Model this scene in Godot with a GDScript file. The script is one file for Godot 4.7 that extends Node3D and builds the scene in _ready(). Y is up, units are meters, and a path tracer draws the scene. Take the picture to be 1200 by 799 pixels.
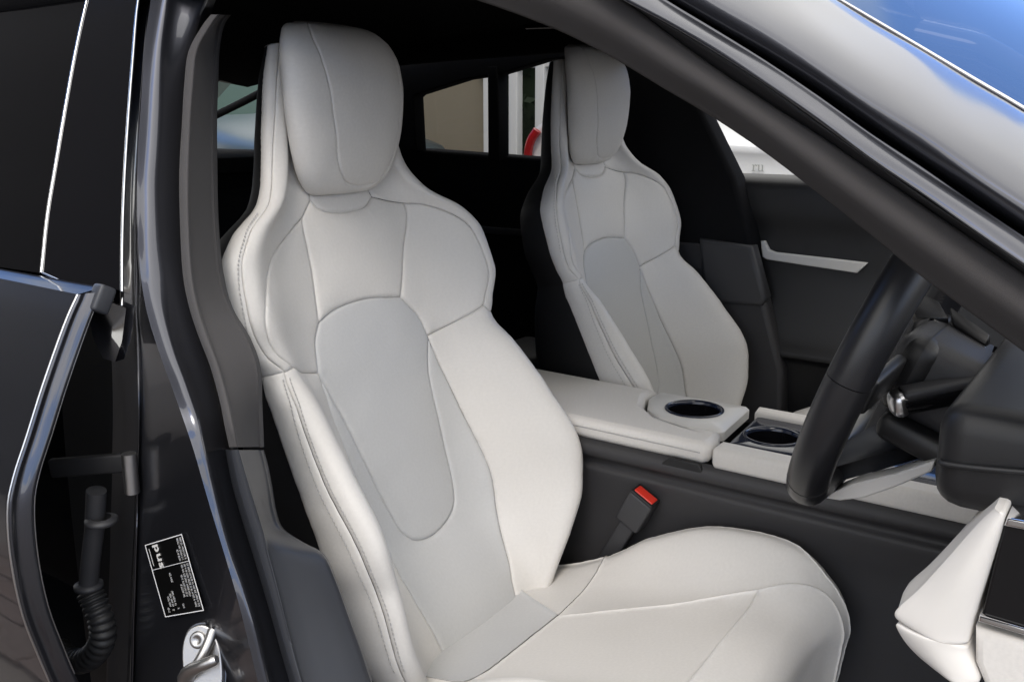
extends Node3D
# Open driver's door of a grey sports car: the light leather seats, console, wheel and pillars.
# x = towards the car's nose, y = up, z = towards the driver's (right-hand) side.

var M := {}
var rng := RandomNumberGenerator.new()

func V(x: float, y: float, z: float) -> Vector3:
	return Vector3(x, y, z)

# ---------------------------------------------------------------- materials
func lin(r: float, g: float, b: float) -> Color:
	return Color(r, g, b).linear_to_srgb()

func mat(r: float, g: float, b: float, rough: float, metal := 0.0, spec := 0.5) -> StandardMaterial3D:
	var m := StandardMaterial3D.new()
	m.albedo_color = lin(r, g, b)
	m.roughness = rough
	m.metallic = metal
	m.metallic_specular = spec
	m.cull_mode = BaseMaterial3D.CULL_DISABLED
	return m

func noise_image(seed_: int, freq: float, kind: int, size := 512, oct := 3) -> Image:
	var n := FastNoiseLite.new()
	n.seed = seed_
	n.noise_type = kind
	n.frequency = freq
	n.fractal_octaves = oct
	if kind == FastNoiseLite.TYPE_CELLULAR:
		n.cellular_return_type = FastNoiseLite.RETURN_DISTANCE2_SUB
		n.fractal_type = FastNoiseLite.FRACTAL_NONE
	return n.get_seamless_image(size, size)

func normal_tex(img: Image, strength: float) -> ImageTexture:
	var im: Image = img.duplicate()
	im.convert(Image.FORMAT_RGBA8)
	im.bump_map_to_normal_map(strength)
	return ImageTexture.create_from_image(im)

func tone_tex(img: Image, lo: float, hi: float) -> ImageTexture:
	var im := Image.create(img.get_width(), img.get_height(), false, Image.FORMAT_RGB8)
	for y in img.get_height():
		for x in img.get_width():
			var v: float = lerp(lo, hi, img.get_pixel(x, y).r)
			im.set_pixel(x, y, Color(v, v, v))
	return ImageTexture.create_from_image(im)

func tri(m: StandardMaterial3D, scale_: float) -> StandardMaterial3D:
	m.uv1_triplanar = true
	m.uv1_world_triplanar = true
	m.uv1_scale = Vector3.ONE * scale_
	return m

func bump(m: StandardMaterial3D, t: Texture2D, amount: float) -> StandardMaterial3D:
	m.normal_enabled = true
	m.normal_texture = t
	m.normal_scale = amount
	return m

func make_materials() -> void:
	var cell := noise_image(3, 0.055, FastNoiseLite.TYPE_CELLULAR)
	var soft := noise_image(7, 0.02, FastNoiseLite.TYPE_SIMPLEX_SMOOTH)
	var fine := noise_image(9, 0.25, FastNoiseLite.TYPE_SIMPLEX, 512, 2)
	var grain := normal_tex(cell, 3.0)
	var fuzz := normal_tex(fine, 4.0)
	var tone := tone_tex(soft, 0.965, 1.0)
	var mottled := tone_tex(fine, 0.62, 1.0)
	for a in [["leather", 0.64, 0.62, 0.59], ["insert", 0.505, 0.505, 0.50], ["armrest", 0.65, 0.625, 0.59]]:
		var m := mat(a[1], a[2], a[3], 0.48, 0.0, 0.4)
		m.albedo_texture = tone
		M[a[0]] = bump(tri(m, 17.0), grain, 0.16)
	M.armrest_hide = mat(0.65, 0.625, 0.59, 0.45, 0.0, 0.4)
	M.stitch = mat(0.42, 0.41, 0.40, 0.8)
	M.dark_leather = bump(tri(mat(0.009, 0.009, 0.010, 0.46), 22.0), grain, 0.2)
	M.wheel_leather = bump(tri(mat(0.014, 0.014, 0.016, 0.36), 22.0), grain, 0.15)
	M.black = mat(0.006, 0.006, 0.007, 0.6)
	M.plastic = bump(tri(mat(0.035, 0.035, 0.038, 0.5), 12.0), fuzz, 0.25)
	M.console_plastic = bump(tri(mat(0.030, 0.029, 0.031, 0.55), 12.0), fuzz, 0.3)
	M.grey_plastic = bump(tri(mat(0.030, 0.032, 0.038, 0.42), 12.0), fuzz, 0.25)
	var fab := mat(0.105, 0.100, 0.101, 0.95, 0.0, 0.2)
	fab.albedo_texture = mottled
	fab.rim_enabled = true
	fab.rim = 0.3
	M.fabric = bump(tri(fab, 14.0), fuzz, 0.8)
	var pf := mat(0.10, 0.094, 0.093, 0.95, 0.0, 0.2)
	pf.albedo_texture = mottled
	M.pillar_fabric = bump(tri(pf, 14.0), fuzz, 0.8)
	var hl := mat(0.010, 0.010, 0.011, 0.95, 0.0, 0.2)
	M.headliner = bump(tri(hl, 14.0), fuzz, 0.6)
	M.carpet = bump(tri(mat(0.010, 0.010, 0.011, 1.0, 0.0, 0.1), 14.0), fuzz, 1.0)
	var paint := mat(0.060, 0.062, 0.074, 0.30, 0.88)
	paint.clearcoat_enabled = true
	paint.clearcoat = 1.0
	paint.clearcoat_roughness = 0.03
	M.paint = paint
	M.rubber = mat(0.014, 0.014, 0.015, 0.55)
	M.gloss_black = mat(0.004, 0.004, 0.005, 0.06)
	M.blue_black = mat(0.010, 0.014, 0.028, 0.15)
	M.chrome = mat(0.75, 0.75, 0.76, 0.12, 1.0)
	M.satin_steel = bump(tri(mat(0.42, 0.41, 0.40, 0.32, 1.0), 30.0), fuzz, 0.2)
	M.silver = mat(0.62, 0.62, 0.63, 0.28, 1.0)
	M.trim_white = mat(0.58, 0.57, 0.55, 0.38)
	M.red = mat(0.62, 0.035, 0.02, 0.35)
	var glass := mat(0.03, 0.035, 0.035, 0.02)
	glass.transparency = BaseMaterial3D.TRANSPARENCY_ALPHA
	glass.albedo_color.a = 0.12
	M.glass = glass
	var scr := mat(0.012, 0.018, 0.030, 0.015)
	scr.transparency = BaseMaterial3D.TRANSPARENCY_ALPHA
	scr.albedo_color.a = 0.6
	M.screen_glass = scr
	var tint := mat(0.01, 0.016, 0.014, 0.02)
	tint.transparency = BaseMaterial3D.TRANSPARENCY_ALPHA
	tint.albedo_color.a = 0.55
	M.tint = tint
	M.privacy = mat(0.003, 0.003, 0.0035, 0.03)
	M.white_paint = mat(0.74, 0.74, 0.72, 0.25)
	M.faded_print = mat(0.33, 0.34, 0.31, 0.6)
	M.lamp_red = mat(0.35, 0.01, 0.012, 0.1)
	var ren := mat(0.46, 0.40, 0.29, 0.9)
	ren.albedo_texture = mottled
	M.render_tan = bump(tri(ren, 1.5), fuzz, 0.5)
	M.brick_dark = mat(0.022, 0.019, 0.018, 0.9)
	M.tyre = mat(0.01, 0.01, 0.01, 0.8)
	M.car_blue = mat(0.06, 0.085, 0.10, 0.35, 0.2)
	M.hedge = mat(0.012, 0.026, 0.010, 0.8)
	M.sill_green = mat(0.07, 0.12, 0.10, 0.7)
	var st := []
	for k in 4:
		var q := mat([0.17, 0.15, 0.185, 0.14][k], [0.125, 0.115, 0.14, 0.11][k], [0.11, 0.105, 0.125, 0.10][k], 0.85)
		q.albedo_texture = mottled
		st.append(bump(tri(q, 6.0), fuzz, 1.0))
	M.stone = st
	var gr := mat(0.15, 0.135, 0.125, 0.95)
	gr.albedo_texture = mottled
	M.joint = tri(gr, 4.0)

# ---------------------------------------------------------------- mesh helpers
func commit(st: SurfaceTool, called: String, m: Material, parent: Node) -> MeshInstance3D:
	st.index()
	st.generate_normals()
	var o := MeshInstance3D.new()
	o.name = called
	o.mesh = st.commit()
	o.material_override = m
	parent.add_child(o, true)
	return o

func begin() -> SurfaceTool:
	var st := SurfaceTool.new()
	st.begin(Mesh.PRIMITIVE_TRIANGLES)
	st.set_smooth_group(0)
	return st

func quad(st: SurfaceTool, a: Vector3, b: Vector3, c: Vector3, d: Vector3) -> void:
	st.add_vertex(a); st.add_vertex(b); st.add_vertex(c)
	st.add_vertex(a); st.add_vertex(c); st.add_vertex(d)

func crm(pts: Array, sub: int, closed := false) -> Array:
	# Catmull-Rom through points (Vector2 or Vector3)
	var out := []
	var n := pts.size()
	var last := n if closed else n - 1
	for i in last:
		var p0 = pts[(i - 1 + n) % n] if (closed or i > 0) else pts[0] * 2.0 - pts[1]
		var p1 = pts[i]
		var p2 = pts[(i + 1) % n]
		var p3 = pts[(i + 2) % n] if (closed or i + 2 < n) else p2 * 2.0 - p1
		for k in sub:
			var t := float(k) / sub
			out.append(0.5 * ((2.0 * p1) + (p2 - p0) * t + (2.0 * p0 - 5.0 * p1 + 4.0 * p2 - p3) * t * t + (3.0 * p1 - p0 - 3.0 * p2 + p3) * t * t * t))
	if not closed:
		out.append(pts[n - 1])
	return out

# grid of rails (each an array of Vector3, the same length); smooth along and across
func loft(st: SurfaceTool, rails: Array, sub_along := 4, sub_across := 3, closed := false, caps := false) -> void:
	var fine := []
	for r in rails:
		fine.append(crm(r, sub_along) if sub_along > 1 else r)
	var cols: int = fine[0].size()
	var grid := []
	for j in cols:
		var sec := []
		for r in fine:
			sec.append(r[j])
		grid.append(crm(sec, sub_across, closed) if sub_across > 1 else sec)
	var rows: int = grid[0].size()
	for j in cols - 1:
		for i in (rows if closed else rows - 1):
			var i2: int = (i + 1) % rows
			quad(st, grid[j][i], grid[j + 1][i], grid[j + 1][i2], grid[j][i2])
	if caps:
		for j in [0, cols - 1]:
			var c := Vector3.ZERO
			for p in grid[j]:
				c += p
			c /= rows
			st.set_smooth_group(-1)
			for i in rows:
				st.add_vertex(c); st.add_vertex(grid[j][i]); st.add_vertex(grid[j][(i + 1) % rows])
			st.set_smooth_group(0)

func lofted(called: String, rails: Array, m: Material, parent: Node, sa := 4, sx := 3, closed := false, caps := false) -> MeshInstance3D:
	var st := begin()
	loft(st, rails, sa, sx, closed, caps)
	return commit(st, called, m, parent)

func add_tube(st: SurfaceTool, path: Array, r, sides := 12, caps := true) -> void:
	var n := path.size()
	var rings := []
	var up := Vector3(0.13, 0.97, 0.21).normalized()
	for i in n:
		var d: Vector3 = (path[min(i + 1, n - 1)] - path[max(i - 1, 0)]).normalized()
		var a := d.cross(up)
		if a.length() < 0.05:
			a = d.cross(Vector3(1, 0.1, 0))
		a = a.normalized()
		var b := d.cross(a).normalized()
		up = b if b.dot(up) > 0 else -b
		var rad: float = r[i] if r is Array else r
		var ring := []
		for k in sides:
			var t := TAU * k / sides
			ring.append(path[i] + (a * cos(t) + b * sin(t)) * rad)
		rings.append(ring)
	for i in n - 1:
		for k in sides:
			var k2 := (k + 1) % sides
			quad(st, rings[i][k], rings[i + 1][k], rings[i + 1][k2], rings[i][k2])
	if caps:
		st.set_smooth_group(-1)
		for i in [0, n - 1]:
			for k in sides:
				st.add_vertex(path[i]); st.add_vertex(rings[i][k]); st.add_vertex(rings[i][(k + 1) % sides])
		st.set_smooth_group(0)

func tube(called: String, path: Array, r, m: Material, parent: Node, sides := 12) -> MeshInstance3D:
	var st := begin()
	add_tube(st, path, r, sides)
	return commit(st, called, m, parent)

# rounded box about the origin, placed by a transform
func add_rbox(st: SurfaceTool, size: Vector3, r: float, xf := Transform3D.IDENTITY, seg := 3) -> void:
	var h := size * 0.5
	r = min(r, min(h.x, min(h.y, h.z)) * 0.99)
	var axis := func(hh: float) -> Array:
		var o := []
		for k in seg + 1:
			o.append(-hh + r * (1.0 - cos(PI * 0.5 * k / seg)) * 1.0)
		for k in seg + 1:
			o.append(hh - r * (1.0 - cos(PI * 0.5 * (seg - k) / seg)))
		return o
	for f in 6:
		var ax := f / 2
		var s := 1.0 if f % 2 == 0 else -1.0
		var u := (ax + 1) % 3
		var v := (ax + 2) % 3
		var us: Array = axis.call(h[u])
		var vs: Array = axis.call(h[v])
		var g := []
		for a in us:
			var row := []
			for b in vs:
				var p := Vector3.ZERO
				p[ax] = s * h[ax]; p[u] = a; p[v] = b
				var q := p.clamp(-(h - Vector3.ONE * r), h - Vector3.ONE * r)
				var d := (p - q)
				p = q + d.normalized() * r if d.length() > 1e-7 else p
				row.append(xf * p)
			g.append(row)
		for i in us.size() - 1:
			for j in vs.size() - 1:
				if s > 0:
					quad(st, g[i][j], g[i][j + 1], g[i + 1][j + 1], g[i + 1][j])
				else:
					quad(st, g[i][j], g[i + 1][j], g[i + 1][j + 1], g[i][j + 1])

func rbox(called: String, size: Vector3, r: float, at: Vector3, m: Material, parent: Node, basis := Basis.IDENTITY) -> MeshInstance3D:
	var st := begin()
	add_rbox(st, size, r, Transform3D(basis, at))
	return commit(st, called, m, parent)

func inset(poly: Array, d: float) -> Array:
	var out := []
	var n := poly.size()
	var area := 0.0
	for i in n:
		area += poly[i].cross(poly[(i + 1) % n])
	var sg := 1.0 if area > 0 else -1.0
	for i in n:
		var e1: Vector2 = (poly[i] - poly[(i - 1 + n) % n]).normalized()
		var e2: Vector2 = (poly[(i + 1) % n] - poly[i]).normalized()
		var n1 := Vector2(-e1.y, e1.x) * sg
		var n2 := Vector2(-e2.y, e2.x) * sg
		var b := (n1 + n2)
		b = b / max(b.length_squared() * 0.5, 0.4)
		out.append(poly[i] + b * d)
	return out

# polygon in a plane extruded along that plane's normal (xf.basis.z), with a rounded edge
func add_prism(st: SurfaceTool, poly: Array, z0: float, z1: float, bev: float, xf := Transform3D.IDENTITY, seg := 3) -> void:
	var rings := []
	for k in seg + 1:
		var a := PI * 0.5 * k / seg
		rings.append([inset(poly, bev * (1 - sin(a))), z0 + bev * (1 - cos(a))])
	for k in seg + 1:
		var a := PI * 0.5 * k / seg
		rings.append([inset(poly, bev * (1 - cos(a))), z1 - bev * (1 - sin(a))])
	var n := poly.size()
	for k in rings.size() - 1:
		for i in n:
			var i2 := (i + 1) % n
			var A: Vector2 = rings[k][0][i]; var B: Vector2 = rings[k][0][i2]
			var C: Vector2 = rings[k + 1][0][i2]; var D: Vector2 = rings[k + 1][0][i]
			quad(st, xf * Vector3(A.x, A.y, rings[k][1]), xf * Vector3(D.x, D.y, rings[k + 1][1]), xf * Vector3(C.x, C.y, rings[k + 1][1]), xf * Vector3(B.x, B.y, rings[k][1]))
	for e in [0, rings.size() - 1]:
		var pv := PackedVector2Array(rings[e][0])
		var tr := Geometry2D.triangulate_polygon(PackedVector2Array(poly))
		st.set_smooth_group(-1)
		for i in tr:
			st.add_vertex(xf * Vector3(pv[i].x, pv[i].y, rings[e][1]))
	st.set_smooth_group(0)

func prism(called: String, poly: Array, z0: float, z1: float, bev: float, m: Material, parent: Node, xf := Transform3D.IDENTITY) -> MeshInstance3D:
	var st := begin()
	add_prism(st, poly, z0, z1, bev, xf)
	return commit(st, called, m, parent)

func p2(a: Array) -> Array:
	var o := []
	for i in a.size() / 2:
		o.append(Vector2(a[2 * i], a[2 * i + 1]))
	return o

# frame for drawing on a plan: polygon (x, z) seen from above, extruded upwards
func plan() -> Transform3D:
	return Transform3D(Basis(Vector3(1, 0, 0), Vector3(0, 0, 1), Vector3(0, 1, 0)), Vector3.ZERO)

# flat plate with a round hole: polygon (x, z), hole centre and radius, between heights y0 and y1
func holed_plate(called: String, poly: Array, c: Vector2, r: float, y0: float, y1: float, bev: float, m: Material, parent: Node) -> MeshInstance3D:
	var n := 72
	var outer := []
	for k in n:
		var d := Vector2.from_angle(TAU * k / n)
		var best := 1e9
		for i in poly.size():
			var hit = Geometry2D.segment_intersects_segment(c, c + d * 3.0, poly[i], poly[(i + 1) % poly.size()])
			if hit != null:
				best = min(best, c.distance_to(hit))
		outer.append(c + d * best)
	var ins := inset(outer, bev)
	var st := begin()
	var rings := []
	for k in 6:
		var ring := []
		for i in n:
			var d := Vector2.from_angle(TAU * i / n)
			var q: Vector2
			var y := y1
			match k:
				0: q = c + d * r; y = y0
				1: q = c + d * r; y = y1 - 0.001
				2: q = c + d * (r + 0.001)
				3: q = ins[i]
				4: q = outer[i]; y = y1 - bev
				5: q = outer[i]; y = y0
			ring.append(Vector3(q.x, y, q.y))
		rings.append(ring)
	for k in 5:
		st.set_smooth_group(k if k != 3 else 2)
		for i in n:
			var i2 := (i + 1) % n
			quad(st, rings[k][i], rings[k + 1][i], rings[k + 1][i2], rings[k][i2])
	return commit(st, called, m, parent)

# surface of revolution about a vertical axis: profile of (radius, height)
func lathe(called: String, prof: Array, at: Vector3, m: Material, parent: Node, sides := 48, basis := Basis.IDENTITY) -> MeshInstance3D:
	var st := begin()
	for i in prof.size() - 1:
		st.set_smooth_group(0)
		for k in sides:
			var a := TAU * k / sides
			var b := TAU * (k + 1) / sides
			var p: Vector2 = prof[i]; var q: Vector2 = prof[i + 1]
			quad(st, at + basis * V(p.x * cos(a), p.y, p.x * sin(a)), at + basis * V(q.x * cos(a), q.y, q.x * sin(a)), at + basis * V(q.x * cos(b), q.y, q.x * sin(b)), at + basis * V(p.x * cos(b), p.y, p.x * sin(b)))
	return commit(st, called, m, parent)

# ---------------------------------------------------------------- naming
func thing(called: String, label: String, category: String, at := Vector3.ZERO, group := "") -> Node3D:
	var o := Node3D.new()
	o.name = called
	add_child(o, true)
	o.position = at
	o.set_meta("label", label)
	o.set_meta("category", category)
	if group != "":
		o.set_meta("group", group)
	return o

var car: Node3D

# an assembly of the car (a part), whose meshes are its sub-parts
func assembly(called: String, label: String, _category: String, at := Vector3.ZERO) -> Node3D:
	var o := Node3D.new()
	o.name = called
	car.add_child(o, true)
	o.position = at
	o.set_meta("label", label)
	return o

func structure(o: Node, label: String, category: String) -> void:
	o.set_meta("kind", "structure")
	o.set_meta("label", label)
	o.set_meta("category", category)

# ---------------------------------------------------------------- seat surfaces
var back_rows := [
	[.30, -.075, .140, .120, .010, .10], [.36, -.080, .160, .125, .020, .11], [.40, -.100, .182, .130, .045, .11],
	[.44, -.135, .209, .136, .088, .12], [.50, -.185, .238, .138, .144, .13], [.56, -.207, .248, .138, .156, .13],
	[.65, -.232, .245, .138, .122, .12], [.74, -.257, .237, .138, .076, .10], [.785, -.269, .231, .140, .048, .08],
	[.81, -.276, .243, .142, .048, .075], [.86, -.291, .260, .140, .056, .07], [.92, -.310, .255, .135, .053, .06],
	[.96, -.320, .224, .130, .046, .05], [1.0, -.336, .160, .110, .034, .04], [1.04, -.352, .134, .085, .030, .035],
	[1.10, -.360, .120, .070, .026, .03], [1.17, -.364, .104, .060, .020, .025], [1.215, -.368, .084, .050, .010, .02]]
var seat_rows := [
	[0., -.20, .375, .215, .15, .000, .10], [1., -.10, .380, .225, .15, .004, .12], [2., .00, .398, .240, .15, .022, .13],
	[3., .10, .426, .252, .15, .056, .14], [4., .20, .450, .258, .15, .072, .14], [5., .29, .462, .258, .155, .064, .14],
	[6., .338, .452, .252, .155, .046, .13], [7., .364, .415, .246, .155, .030, .12], [8., .365, .360, .240, .155, .022, .12],
	[9., .347, .280, .235, .155, .018, .12]]
var head_rows := [
	[1.002, -.345, .018, .010], [1.006, -.326, .048, .018], [1.020, -.309, .074, .030], [1.05, -.296, .093, .040],
	[1.10, -.288, .106, .044], [1.15, -.287, .112, .044], [1.19, -.292, .110, .044], [1.22, -.304, .100, .040],
	[1.241, -.328, .078, .030], [1.248, -.352, .045, .016]]
var slopes := {}

func row_at(rows: Array, key: String, x: float) -> Array:
	# monotone cubic interpolation of every column against column 0
	if not slopes.has(key):
		var mm := []
		var nc: int = rows[0].size()
		for i in rows.size():
			var r := []
			for k in nc:
				if i == 0 or i == rows.size() - 1:
					var a: int = max(i - 1, 0)
					r.append((rows[a + 1][k] - rows[a][k]) / (rows[a + 1][0] - rows[a][0]))
				else:
					var h0: float = rows[i][0] - rows[i - 1][0]
					var h1: float = rows[i + 1][0] - rows[i][0]
					var d0: float = (rows[i][k] - rows[i - 1][k]) / h0
					var d1: float = (rows[i + 1][k] - rows[i][k]) / h1
					if d0 * d1 <= 0.0:
						r.append(0.0)
					else:
						r.append((3 * h0 + 3 * h1) / ((2 * h1 + h0) / d0 + (h1 + 2 * h0) / d1))
			mm.append(r)
		slopes[key] = mm
	var m: Array = slopes[key]
	var i := 0
	while i < rows.size() - 2 and x > rows[i + 1][0]:
		i += 1
	var h: float = rows[i + 1][0] - rows[i][0]
	var t := (x - float(rows[i][0])) / h
	var t2 := t * t
	var t3 := t2 * t
	var out := []
	for k in rows[0].size():
		out.append((2 * t3 - 3 * t2 + 1) * rows[i][k] + (t3 - 2 * t2 + t) * h * m[i][k] + (3 * t2 - 2 * t3) * rows[i + 1][k] + (t3 - t2) * h * m[i + 1][k])
	return out

func spline2(U: Array, N: Array, a: float) -> Vector2:
	var i: int = clampi(int(a), 0, U.size() - 4)
	var f := a - i
	var b0 := (1 - f) * (1 - f) * (1 - f) / 6.0
	var b1 := (3 * f * f * f - 6 * f * f + 4) / 6.0
	var b2 := (-3 * f * f * f + 3 * f * f + 3 * f + 1) / 6.0
	var b3 := f * f * f / 6.0
	return Vector2(b0 * U[i] + b1 * U[i + 1] + b2 * U[i + 2] + b3 * U[i + 3], b0 * N[i] + b1 * N[i + 1] + b2 * N[i + 2] + b3 * N[i + 3])

func back_surf(t: float, y: float) -> Vector3:
	var r := row_at(back_rows, "back", y)
	var W: float = r[2]; var c: float = r[3]; var B: float = r[4]; var D: float = r[5]
	if t > 0.0:
		# the door-side bolster keeps its width down to the cushion
		var f := smoothstep(.52, .40, y)
		W += .045 * f
		B += .035 * f
	var q := spline2([-c * .55, 0.0, c * .55, c, c + (W - c) * .5, W - .025, W + .012, W + .006, W - .015, W * .6, 0.0, -W * .6],
		[0.0, 0.0, 0.0, B * .02, B * .62, B * 1.08, B * .95, B * .1 - .02, -D * .85, -D * 1.05, -D * 1.05, -D * 1.05], absf(t))
	var s := signf(t)
	return V(r[1] + q.y * .9703, y + q.y * .2419, s * q.x)

func seat_surf(t: float, k: float) -> Vector3:
	var r := row_at(seat_rows, "seat", k)
	var ra := row_at(seat_rows, "seat", clampf(k - .05, 0, 9))
	var rb := row_at(seat_rows, "seat", clampf(k + .05, 0, 9))
	var d := Vector2(rb[1] - ra[1], rb[2] - ra[2]).normalized()
	var W: float = r[3]; var c: float = r[4]; var B: float = r[5]; var D: float = r[6]
	var q := spline2([-c * .55, 0.0, c * .55, c, c + (W - c) * .5, W - .025, W + .012, W + .010, W - .005, W * .6, 0.0, -W * .6],
		[0.0, 0.0, 0.0, B * .02, B * .62, B * 1.08, B * .90 - .01, -.05, -D * .85, -D * 1.05, -D * 1.05, -D * 1.05], absf(t))
	return V(r[1] - d.y * q.y, r[2] + d.x * q.y, signf(t) * q.x)

func head_surf(t: float, y: float) -> Vector3:
	var r := row_at(head_rows, "head", y)
	var W: float = r[2]; var D: float = r[3]
	var q := spline2([-W * .42, 0.0, W * .42, W * .78, W * .98, W * 1.04, W * .98, W * .72, W * .4, 0.0, -W * .4],
		[-.001, 0.0, -.001, -D * .08, -D * .30, -D * .62, -D * .95, -D * 1.1, -D * 1.1, -D * 1.1, -D * 1.1], absf(t))
	return V(r[1] + q.y * .995, y + q.y * .10, signf(t) * q.x)

# one sewn panel: polygon in the surface's own coordinates; its edge rolls down into the seam
var pucker := FastNoiseLite.new()

func panel(called: String, surf: Callable, poly: Array, sa: float, sb: float, m: Material, parent: Node, puff := 0.004, groove := 0.0042, cell := 0.013, roll := 0.0055) -> MeshInstance3D:
	var pa := PackedVector2Array()
	for p in poly:
		var q := Vector2(p.x * sa, p.y * sb)
		if pa.is_empty() or (pa[pa.size() - 1].distance_to(q) > 0.0006 and pa[0].distance_to(q) > 0.0006):
			pa.append(q)
	# even spacing along the boundary
	var edge := PackedVector2Array()
	for i in pa.size():
		var a := pa[i]
		var b := pa[(i + 1) % pa.size()]
		var k: int = max(1, int(ceil(a.distance_to(b) / 0.007)))
		for j in k:
			edge.append(a.lerp(b, float(j) / k))
	var pts := PackedVector2Array(edge)
	for off in [0.0012, 0.003, 0.0055, 0.010]:
		for ring in Geometry2D.offset_polygon(pa, -off, Geometry2D.JOIN_ROUND):
			for i in ring.size():
				var a2: Vector2 = ring[i]
				var b2: Vector2 = ring[(i + 1) % ring.size()]
				var kk: int = max(1, int(ceil(a2.distance_to(b2) / 0.008)))
				for j in kk:
					pts.append(a2.lerp(b2, float(j) / kk))
	var lo := pa[0]
	var hi := pa[0]
	for p in pa:
		lo = lo.min(p)
		hi = hi.max(p)
	var inner := Geometry2D.offset_polygon(pa, -0.016)
	var yy := lo.y
	var odd := 0
	while yy < hi.y:
		var xx := lo.x + (cell * .5 if odd % 2 == 1 else 0.0)
		while xx < hi.x:
			var q := Vector2(xx, yy)
			for ring in inner:
				if Geometry2D.is_point_in_polygon(q, ring):
					pts.append(q)
					break
			xx += cell
		yy += cell * .87
		odd += 1
	var tr := Geometry2D.triangulate_delaunay(pts)
	var pos := []
	for p in pts:
		var d := 1e9
		for i in edge.size():
			var a3 := edge[i]
			var b3 := edge[(i + 1) % edge.size()]
			var e := b3 - a3
			var u := clampf((p - a3).dot(e) / max(e.length_squared(), 1e-12), 0, 1)
			d = min(d, p.distance_squared_to(a3 + e * u))
		d = sqrt(d)
		var t := p.x / sa
		var y := p.y / sb
		var P: Vector3 = surf.call(t, y)
		var du: Vector3 = surf.call(t + .02, y) - surf.call(t - .02, y)
		var dv: Vector3 = surf.call(t, y + .003 / sb) - surf.call(t, y - .003 / sb)
		var n := dv.cross(du).normalized()
		var h := puff * (1.0 - exp(-d / 0.028))
		if d < roll:
			var w := 1.0 - d / roll
			h -= groove * (1.0 - sqrt(max(0.0, 1.0 - w * w)))
		# leather is never quite taut: a slow swell, and small puckers beside the seam
		h += pucker.get_noise_2d(p.x * 900.0 + 31.0, p.y * 900.0) * .0008 + pucker.get_noise_2d(p.x * 6000.0, p.y * 6000.0 + 70.0) * .0006 * exp(-d / .012)
		pos.append(P + n * h)
	var st := begin()
	for i in tr.size() / 3:
		var ca := (pts[tr[3 * i]] + pts[tr[3 * i + 1]] + pts[tr[3 * i + 2]]) / 3.0
		if Geometry2D.is_point_in_polygon(ca, pa):
			var A: Vector2 = pts[tr[3 * i]]; var B: Vector2 = pts[tr[3 * i + 1]]; var C: Vector2 = pts[tr[3 * i + 2]]
			if (B - A).cross(C - A) > 0:
				st.add_vertex(pos[tr[3 * i]]); st.add_vertex(pos[tr[3 * i + 1]]); st.add_vertex(pos[tr[3 * i + 2]])
			else:
				st.add_vertex(pos[tr[3 * i]]); st.add_vertex(pos[tr[3 * i + 2]]); st.add_vertex(pos[tr[3 * i + 1]])
	return commit(st, called, m, parent)

func surf_grid(called: String, surf: Callable, t0: float, t1: float, y0: float, y1: float, nt: int, ny: int, m: Material, parent: Node) -> MeshInstance3D:
	var g := []
	for j in ny + 1:
		var row := []
		for i in nt + 1:
			row.append(surf.call(lerpf(t0, t1, float(i) / nt), lerpf(y0, y1, float(j) / ny)))
		g.append(row)
	var st := begin()
	for j in ny:
		for i in nt:
			quad(st, g[j][i], g[j][i + 1], g[j + 1][i + 1], g[j + 1][i])
	return commit(st, called, m, parent)

# sewing thread: a run of short stitches lying on the surface beside a seam
func stitches(called: String, surf: Callable, path: Array, dt: float, m: Material, parent: Node, lift := 0.003) -> void:
	var fine := crm(path, 24)
	var pts := []
	for p in fine:
		var P: Vector3 = surf.call(p.x + dt, p.y)
		var du: Vector3 = surf.call(p.x + dt + .02, p.y) - surf.call(p.x + dt - .02, p.y)
		var dv: Vector3 = surf.call(p.x + dt, p.y + .002) - surf.call(p.x + dt, p.y - .002)
		pts.append(P + dv.cross(du).normalized() * lift)
	var st := begin()
	var acc := 0.0
	var run := []
	for i in pts.size() - 1:
		var a: Vector3 = pts[i]
		var b: Vector3 = pts[i + 1]
		var n: int = max(1, int(a.distance_to(b) / 0.0008))
		for k in n:
			var q := a.lerp(b, float(k) / n)
			acc += a.distance_to(b) / n
			if fmod(acc, 0.0062) < 0.0045:
				run.append(q)
			elif run.size() > 2:
				add_tube(st, [run[0], run[run.size() / 2], run[run.size() - 1]], 0.0007, 5)
				run = []
	commit(st, called, m, parent)

func rev(a: Array) -> Array:
	var b := a.duplicate()
	b.reverse()
	return b

func pl(a: Array, sub := 6) -> Array:
	return crm(p2(a), sub)

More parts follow.
